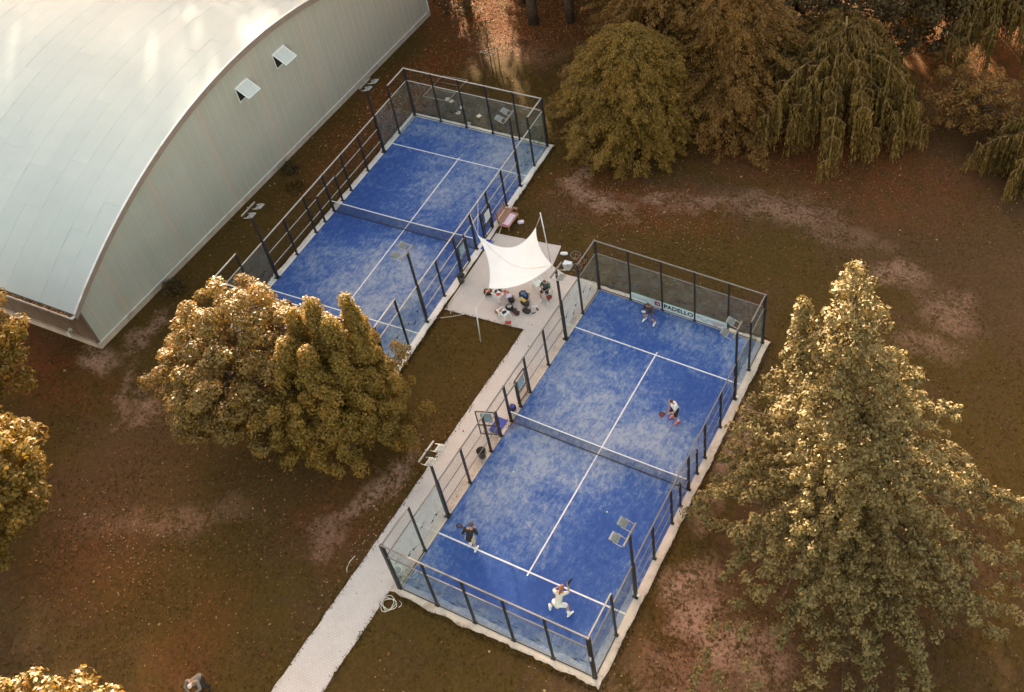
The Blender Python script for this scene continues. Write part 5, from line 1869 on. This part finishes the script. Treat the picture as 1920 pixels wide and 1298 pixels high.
pts = [(-2.95, .45, .0), (-3.0, .1, .0), (-2.92, -.25, 0), (-2.84, -.35, 0)]
hose('garden_hose', pts, .018, 'short white hose piece on the lawn left of the path')
pts = [Vector(far(10.62 + .10 * math.sin(t * math.pi), 10.6 + t * 1.6, .04)) for t in np.linspace(0, 1, 10)]
hose('garden_hose', pts, .022, 'pale hose arching beside the gate below the bench')

# bicycle lying on the grass
def bicycle(loc, rz):
    root = thing('bicycle', 'copper bicycle lying on its side on the grass behind the square', 'bicycle', loc, rz)
    def wheel(x, y):
        w = bpy.data.objects.new('wheel', None)
        COL.objects.link(w)
        w.parent = root
        w.location = (x, y, .05)
        w.rotation_euler = (.06, .05, 0)
        b = MB()
        b.tube([(.325 * math.cos(t), .325 * math.sin(t), 0) for t in np.linspace(0, 2 * math.pi, 25)], .024, 6, cap=False)
        b.build('tyre', M['rubber'], w)
        b = MB()
        b.tube([(.295 * math.cos(t), .295 * math.sin(t), 0) for t in np.linspace(0, 2 * math.pi, 25)], .012, 5, cap=False)
        b.tube([(0, 0, -.05), (0, 0, .05)], .022, 8)
        for k in range(16):
            t = k * math.pi / 8
            b.tube([(.02 * math.cos(t), .02 * math.sin(t), .02 * (-1) ** k), (.29 * math.cos(t), .29 * math.sin(t), 0)], .003, 4)
        b.build('rim', M['bronze'], w)
    wheel(0, 0)
    wheel(1.02, 0)
    b = MB()
    z = .10
    bb_, st, hd = (.43, -.06, z), (.28, .47, z), (.82, .50, z)
    for a, c in ((bb_, st), (st, hd), (bb_, (.84, .42, z)), (bb_, (0, 0, z - .03)), (st, (0, 0, z - .03)), ((.84, .42, z), (1.02, 0, z - .03)), ((.84, .42, z), (.79, .58, z))):
        b.tube([a, c], .020, 7)
    b.build('frame', M['bike_paint'], root)
    b = MB()
    soft_box(b, (.25, .56, z), (.26, .07, .14), 2.5, 10)
    b.build('saddle', M['black'], root)
    b = MB()
    b.tube([(.74, .60, z - .26), (.79, .60, z - .1), (.79, .60, z + .12), (.73, .62, z + .28)], .014, 6)
    b.build('handlebar', M['bronze'], root)
    b = MB()
    b.tube([(.43 + .09 * math.cos(t), -.06 + .09 * math.sin(t), z + .05) for t in np.linspace(0, 6.283, 13)], .010, 5)
    b.bar((.43, -.06, z + .07), (.36, -.2, z + .09), .02)
    b.build('crank', M['bronze'], root)
bicycle((-2.62, 21.92, -.05), R(-58))
bag('plastic_bag', (-3.28, 21.72, -.05), R(20), (.46, .24, .16), M['white_cloth'], 'white plastic bag on the grass beside the bicycle wheel', strap=False)
bx = thing('cooler_box', 'pale blue-white box on the grass between mast lamp and bicycle', 'box', (-2.62, 20.95, -.05), R(4))
b = MB()
b.box((0, 0, .13), (.48, .34, .26))
b.build('body', M['box_blue'], bx)
b = MB()
b.box((0, 0, .275), (.50, .36, .03))
b.build('lid', M['box_blue'], bx)
b = MB()
b.tube([(-.16, -.19, .22), (-.14, -.23, .24), (.14, -.23, .24), (.16, -.19, .22)], .012, 5)
b.build('handle', M['ink_grey'], bx)

# fallen goal frame and paper scraps
gl = thing('goal_frame', 'small metal goal frame lying on the grass beyond the empty court', 'goal', (-18.85, 32.75, -.03), 0)
cs = [(-.95, -1.42), (.98, -1.22), (.95, 1.42), (-1.0, 1.16)]
for i in range(4):
    b = MB()
    a, c = cs[i], cs[(i + 1) % 4]
    b.tube([(*a, .04), (*c, .04)], .032, 7)
    b.build('tube', M['goal_tube'], gl)
for t in (.38, .70):
    b = MB()
    b.tube([(Vector((*cs[0], .05)).lerp(Vector((*cs[3], .05)), t)), (Vector((*cs[1], .05)).lerp(Vector((*cs[2], .05)), t))], .02, 6)
    b.build('crossbar', M['goal_tube'], gl)
for (x, y, rz, lab) in [(-18.05, 31.75, .5, 'paper scrap lying inside the fallen goal frame'), (-17.65, 31.65, -.5, 'paper scrap lying just outside the goal frame corner'),
                        (-16.6, 31.35, .6, 'upper paper scrap right of the goal frame'), (-16.5, 30.75, .1, 'lower paper scrap right of the goal frame'),
                        (-15.0, 31.0, -.4, 'paper scrap left of the floodlight heads on sunlit grass'), (-15.2, 30.0, .2, 'paper scrap close to the far kerb on sunlit grass')]:
    b = MB()
    w, h = .15, .17
    b.prism([(-w, -h), (w, -h * .8), (w * .9, h), (-w * .8, h * .9)], 0, .02)
    tag(b.build('paper_scrap', M['paper'], None, (x, y, -.02), (.06, .05, rz)), lab, 'paper', 'paper scraps on the grass')

# tennis balls
for (x, y, lab) in [(1.62, 7.39, 'yellow-green ball on the turf left of the centre line'), (6.91, 7.28, 'yellow-green ball on the turf right of the centre line')]:
    b = MB()
    b.ball((0, 0, 0), .038, 12)
    o = b.build('tennis_ball', M['ball'], None, (x, y, .038))
    tag(o, lab, 'ball', 'balls on the nearer court')

# ------------------------------------------------------------------ people
def capsule(b, p, q, r0, r1, n=12):
    p, q = Vector(p), Vector(q)
    b.ball(p, r0, n)
    b.ball(q, r1, n)
    if (q - p).length > 1e-4:
        b.tube([p, q], [r0, r1], n)

def fuse(b, voxel, mat, name, parent, extra=None, smooth=4):
    """overlapping tapered limbs melted into one continuous skin"""
    me = b.mesh(name, mat)
    o = bpy.data.objects.new(name, me)
    COL.objects.link(o)
    md = o.modifiers.new('remesh', 'REMESH')
    md.mode = 'VOXEL'
    md.voxel_size = voxel
    sm = o.modifiers.new('smooth', 'SMOOTH')
    sm.iterations = smooth
    sm.factor = 0.5
    dg = bpy.context.evaluated_depsgraph_get()
    m2 = bpy.data.meshes.new_from_object(o.evaluated_get(dg))
    bpy.data.objects.remove(o)
    m2.materials.clear()
    m2.materials.append(mat)
    m2.polygons.foreach_set('use_smooth', [True] * len(m2.polygons))
    o = link(name, m2, parent)
    return o

def person(label, loc, rz, J, shirt, shorts, shoes, hair, sleeve='short', socks=None, long_hair=False, trousers=False, bald=False, scale=1.12):
    """J: joints in the figure's own frame, +y is where it faces"""
    root = thing('person', label, 'person', loc, rz)
    root.scale = (scale,) * 3
    V = {k: Vector(v) for k, v in J.items()}
    head, neck, pel, chest = V['head'], V['neck'], V['pelvis'], V['chest']
    face = V['face'].normalized()
    upv = (head - neck).normalized()
    side = face.cross(upv).normalized()
    face = upv.cross(side).normalized()
    Rh = Matrix((side, face, upv)).transposed()
    b = MB()
    b.ball(head, (.078, .098, .118), 16, 0, Rh)
    b.ball(head + Rh @ Vector((0, .03, -.055)), (.058, .062, .062), 12, 0, Rh)
    capsule(b, head + Rh @ Vector((0, .096, .0)), head + Rh @ Vector((0, .108, -.022)), .011, .016, 8)
    for s in (-1, 1):
        b.ball(head + Rh @ Vector((s * .08, -.005, -.005)), (.012, .022, .032), 8, 0, Rh)
    capsule(b, neck, head + Rh @ Vector((0, -.01, -.07)), .056, .052)
    capsule(b, pel, pel.lerp(chest, .5), .13, .122)
    capsule(b, pel.lerp(chest, .5), chest, .122, .135)
    capsule(b, V['shL'], V['shR'], .066, .066)
    capsule(b, chest, neck, .12, .055)
    for s in 'LR':
        capsule(b, chest, V['sh' + s], .10, .062)
        capsule(b, V['sh' + s], V['el' + s], .055, .042)
        capsule(b, V['el' + s], V['wr' + s], .043, .028)
        capsule(b, pel, V['hip' + s], .11, .095)
        capsule(b, V['hip' + s], V['kn' + s], .092, .058)
        capsule(b, V['kn' + s], V['kn' + s].lerp(V['an' + s], .35), .056, .058)
        capsule(b, V['kn' + s].lerp(V['an' + s], .35), V['an' + s], .058, .036)
        d = (V['toe' + s] - V['an' + s])
        capsule(b, V['an' + s] + Vector((0, 0, -.03)), V['toe' + s] + Vector((0, 0, .0)), .038, .028)
        f = (V['wr' + s] - V['el' + s]).normalized()
        hd = V['hand' + s].normalized() if ('hand' + s) in V else f
        capsule(b, V['wr' + s], V['wr' + s] + hd * .085, .030, .036)
    body = fuse(b, .020, M['skin'], 'body', root)
    # fingers: five short bent chains rooted in each palm, part of the same body mesh
    b = MB()
    for s in 'LR':
        f = (V['wr' + s] - V['el' + s]).normalized()
        hd = V['hand' + s].normalized() if ('hand' + s) in V else f
        sx = hd.cross(face).normalized() if abs(hd.dot(face)) < .95 else hd.cross(upv).normalized()
        pn = sx.cross(hd).normalized()
        for k, ln in enumerate((.062, .072, .068, .052)):
            r0 = V['wr' + s] + hd * .085 + sx * (-.027 + .018 * k)
            m_ = r0 + hd * ln * .55 + pn * .012
            e = m_ + hd * ln * .25 + pn * ln * .45
            b.tube([r0, m_, e], [.0095, .009, .007], 6)
        sg = -1 if s == 'L' else 1
        r0 = V['wr' + s] + hd * .03 + sx * (-.034)
        b.tube([r0, r0 + hd * .035 - sx * .025 + pn * .01, r0 + hd * .062 - sx * .018 + pn * .028], [.013, .011, .008], 6)
    fm = b.mesh('fingers', M['skin'])
    import bmesh
    bm = bmesh.new()
    bm.from_mesh(body.data)
    bm.from_mesh(fm)
    bm.to_mesh(body.data)
    bm.free()
    for p in body.data.polygons: p.use_smooth = True
    # face details
    b = MB()
    for s in (-1, 1):
        b.ball(head + Rh @ Vector((s * .033, .088, .012)), .011, 8)
    b.build('eyes', M['eye'], root)
    b = MB()
    b.tube([head + Rh @ Vector((x, .093 - abs(x) * .25, -.060)) for x in (-.024, 0, .024)], .006, 5)
    b.build('mouth', M['lip'], root)
    # hair
    b = MB()
    if bald:
        b.ball(head + Rh @ Vector((0, -.012, .030)), (.080, .094, .094), 14, 0, Rh)
    else:
        b.ball(head + Rh @ Vector((0, -.022, .024)), (.090, .098, .108), 14, 0, Rh)
        if long_hair:
            capsule(b, head + Rh @ Vector((0, -.07, -.02)), head + Rh @ Vector((.02, -.12, -.22)), .075, .045)
    b.build('hair', M[hair], root)
    # shirt
    b = MB()
    hem = pel.lerp(chest, -.10)
    capsule(b, hem, pel.lerp(chest, .45), .152, .146)
    capsule(b, pel.lerp(chest, .45), chest, .146, .156)
    capsule(b, chest, neck.lerp(chest, .25), .135, .075)
    for s in 'LR':
        capsule(b, chest, V['sh' + s], .115, .082)
        if sleeve == 'short':
            capsule(b, V['sh' + s], V['sh' + s].lerp(V['el' + s], .62), .080, .070)
        else:
            capsule(b, V['sh' + s], V['el' + s], .078, .062)
            capsule(b, V['el' + s], V['el' + s].lerp(V['wr' + s], .92), .062, .046)
    fuse(b, .022, shirt, 'shirt', root)
    # shorts or trousers
    b = MB()
    capsule(b, pel, pel.lerp(chest, .12), .148, .142)
    for s in 'LR':
        capsule(b, pel, V['hip' + s], .130, .118)
        if trousers:
            capsule(b, V['hip' + s], V['kn' + s], .116, .084)
            capsule(b, V['kn' + s], V['an' + s], .084, .062)
        else:
            capsule(b, V['hip' + s], V['hip' + s].lerp(V['kn' + s], .74), .116, .102)
    fuse(b, .022, shorts, 'trousers' if trousers else 'shorts', root)
    for s in 'LR':
        if socks is not None:
            b = MB()
            capsule(b, V['an' + s].lerp(V['kn' + s], .42), V['an' + s], .060, .046)
            b.build('sock', socks, root)
        b = MB()
        t = V['toe' + s]
        a = V['an' + s]
        capsule(b, a + Vector((0, 0, -.035)), a + (t - a) * .55 + Vector((0, 0, .0)), .052, .050)
        capsule(b, a + (t - a) * .5, t, .050, .040)
        heel = a - (t - a).normalized() * .05
        capsule(b, Vector((heel.x, heel.y, a.z - .045)), a + Vector((0, 0, -.04)), .042, .048)
        b.build('shoe', shoes, root)
    return root

def racket(p, d, nrm, mat, label):
    """solid perforated bat: teardrop face, edge guard, handle; p = grip, d = handle-to-head direction"""
    d, nrm = Vector(d).normalized(), Vector(nrm)
    nrm = (nrm - d * nrm.dot(d)).normalized()
    sx = d.cross(nrm)
    Mx = Matrix((sx, d, nrm)).transposed()
    root = thing('racket', label, 'racket', p, 0)
    root.rotation_euler = Mx.to_euler()
    b = MB()
    out = [(.13 * math.sin(t) * (1 - .18 * math.cos(t)), .285 - .15 * math.cos(t)) for t in np.linspace(0, 2 * math.pi, 23)[:-1]]
    b.prism([(x, y) for x, y in out][::-1], -.019, .019)
    b.build('face', mat, root)
    b = MB()
    b.tube([(x * 1.02, y, 0) for x, y in out] + [(out[0][0], out[0][1], 0)], .021, 6)
    b.build('edge_guard', M['black'], root)
    b = MB()
    for (x, y) in [(i * .04, .24 + j * .04) for i in range(-2, 3) for j in range(4)]:
        for s in (-1, 1):
            b.box((x, y, s * .0195), (.012, .012, .001))
    b.build('holes', M['ink_black'], root)
    b = MB()
    b.tube([(0, -.07, 0), (0, .07, 0)], .017, 8)
    for s in (-1, 1):
        b.tube([(s * .01, .06, 0), (s * .045, .15, 0)], .013, 6)
    b.build('handle', M['black'], root)
    return root

# far player, low ready stance, facing the net (+y of the figure turned to -y)
J = dict(head=(0, .14, 1.40), neck=(0, .07, 1.26), face=(0, 1, -.25), chest=(0, .02, 1.12), pelvis=(0, -.14, .74), shL=(-.19, .04, 1.19), shR=(.19, .04, 1.19),
         elL=(-.26, .12, .93), elR=(.26, .12, .93), wrL=(-.09, .32, .90), wrR=(.08, .32, .88), hipL=(-.10, -.12, .70), hipR=(.10, -.12, .70),
         knL=(-.24, .16, .46), knR=(.24, .16, .46), anL=(-.27, -.02, .09), anR=(.27, -.02, .09), toeL=(-.31, .20, .04), toeR=(.31, .20, .04))
person('crouching player in dark jacket and blue shorts before the banners', (3.70, 19.0, .0), R(175), J, M['charcoal'], M['navy_short'], M['white_cloth'], 'hair_brown', 'long')
racket((3.64, 18.64, 1.02), (-.25, -.25, .8), (.2, -1, .2), M['white_plastic'], 'white-faced racket held by the crouching player in dark jacket')

# player in white shirt, leaning forward, facing left towards the net
J = dict(head=(.02, .17, 1.57), neck=(0, .10, 1.43), face=(0, 1, -.4), chest=(0, .05, 1.27), pelvis=(0, -.06, .90), shL=(-.19, .07, 1.36), shR=(.19, .07, 1.36),
         elL=(-.27, .20, 1.10), elR=(.30, .04, 1.09), wrL=(-.10, .38, .98), wrR=(.10, .28, .94), hipL=(-.10, -.05, .88), hipR=(.10, -.05, .88),
         knL=(-.17, .12, .48), knR=(.16, .14, .48), anL=(-.20, -.06, .09), anR=(.17, -.08, .09), toeL=(-.23, .16, .04), toeR=(.20, .14, .04))
person('player in white shirt, black shorts and coral shoes on the open blue turf', (7.72, 13.5, 0), R(152), J, M['white_cloth'], M['black'], M['coral'], 'hair_brown', 'short', M['white_cloth'])
racket((7.48, 13.06, 1.06), (-.75, -.35, -.45), (.3, -.8, .5), M['dark_red'], 'red racket held low by the player in white shirt')

# player seen from behind in black sweater
J = dict(head=(.09, .25, 1.60), neck=(.06, .17, 1.47), face=(.1, 1, -.2), chest=(.04, .10, 1.32), pelvis=(0, -.03, .95), shL=(-.15, .12, 1.42), shR=(.23, .12, 1.42),
         elL=(-.27, .02, 1.15), elR=(.32, .12, 1.15), wrL=(-.22, .26, 1.10), wrR=(.13, .36, 1.10), hipL=(-.10, 0, .92), hipR=(.10, 0, .92),
         knL=(-.13, .16, .50), knR=(.12, .02, .49), anL=(-.14, .08, .09), anR=(.15, -.10, .09), toeL=(-.17, .30, .04), toeR=(.19, .12, .04))
person('player in black sweater and beige shorts standing on the near service line', (1.97, 3.02, 0), R(12), J, M['black'], M['beige'], M['white_cloth'], 'hair_brown', 'long', M['white_cloth'])
racket((1.60, 3.22, 1.25), (-1, .1, .1), (0, .3, 1), M['navy'], 'dark racket held out left by the player in black sweater')

# woman in white, wide lunge, seen from behind
J = dict(head=(.08, .30, 1.38), neck=(.04, .22, 1.25), face=(.1, 1, -.3), chest=(.02, .14, 1.10), pelvis=(0, -.12, .76), shL=(-.18, .14, 1.19), shR=(.21, .18, 1.19),
         elL=(-.30, .30, 1.02), elR=(.34, .34, 1.06), wrL=(-.10, .46, 1.08), wrR=(.24, .50, 1.22), hipL=(-.10, -.12, .74), hipR=(.10, -.12, .74),
         knL=(-.30, .10, .46), knR=(.31, .04, .46), anL=(-.42, -.10, .09), anR=(.41, -.16, .09), toeL=(-.52, .08, .04), toeR=(.52, .03, .04))
person('woman in white with auburn hair lunging wide near the glass end wall', (7.22, 2.05, 0), R(8), J, M['cream_cloth'], M['white_cloth'], M['white_cloth'], 'hair_red', 'short', M['white_cloth'], long_hair=True)
racket((7.44, 2.66, 1.42), (.15, .25, .95), (.9, -.2, 0), M['dark_brown'], 'dark racket raised beside the auburn-haired woman in white')

# seated person
def mat_floral():
    m, nt, b_ = new_mat('dark_floral_cotton')
    v = coord(nt)
    f = sh(nt, 'ShaderNodeTexVoronoi', {'Vector': v, 'Scale': 16.0}).outputs['Distance']
    c = ramp(nt, f, [(0.2, (0.10, 0.22, 0.26)), (0.4, (0.02, 0.03, 0.04)), (0.75, (0.05, 0.08, 0.05))])
    nt.links.new(c, b_.inputs['Base Color'])
    b_.inputs['Roughness'].default_value = .8
    return m
J = dict(head=(0, .06, 1.20), neck=(0, .02, 1.07), face=(-.2, 1, -.45), chest=(0, .02, .90), pelvis=(0, -.08, .53), shL=(-.19, 0, 1.0), shR=(.19, 0, 1.0),
         elL=(-.30, .05, .74), elR=(.30, .05, .74), wrL=(-.08, .26, .70), wrR=(.08, .27, .68), hipL=(-.10, -.04, .52), hipR=(.10, -.04, .52),
         knL=(-.18, .40, .52), knR=(.20, .40, .52), anL=(-.24, .46, .09), anR=(.16, .40, .09), toeL=(-.32, .66, .04), toeR=(.18, .62, .04))
person('person in dark floral shirt and navy shorts seated on a white chair', (-2.62, 18.42, PZ), R(188), J, mat_floral(), M['navy'], M['white_cloth'], 'hair_brown', 'short', None, scale=1.0)
racket((-2.22, 17.95, .14), (.1, .25, .85), (.6, -.8, 0), M['dark_red'], 'red racket leaning upright beside the seated person')

# old man bending on the lawn
J = dict(head=(-.04, .38, 1.36), neck=(0, .26, 1.28), face=(0, .6, -.8), chest=(0, .16, 1.16), pelvis=(0, -.12, .88), shL=(-.20, .18, 1.24), shR=(.20, .18, 1.24),
         elL=(-.30, .34, 1.02), elR=(.30, .30, 1.02), wrL=(-.10, .50, .92), wrR=(.10, .48, .98), hipL=(-.10, -.10, .86), hipR=(.10, -.10, .86),
         knL=(-.12, .02, .48), knR=(.13, .06, .48), anL=(-.13, -.10, .09), anR=(.14, -.06, .09), toeL=(-.15, .14, .04), toeR=(.17, .18, .04))
person('grey-haired man in open grey jacket bending forward on the dark lawn', (-5.15, -7.35, -.05), R(200), J, M['grey_jacket'], M['black'], M['dark_brown'], 'hair_grey', 'long', None, trousers=True, bald=True)
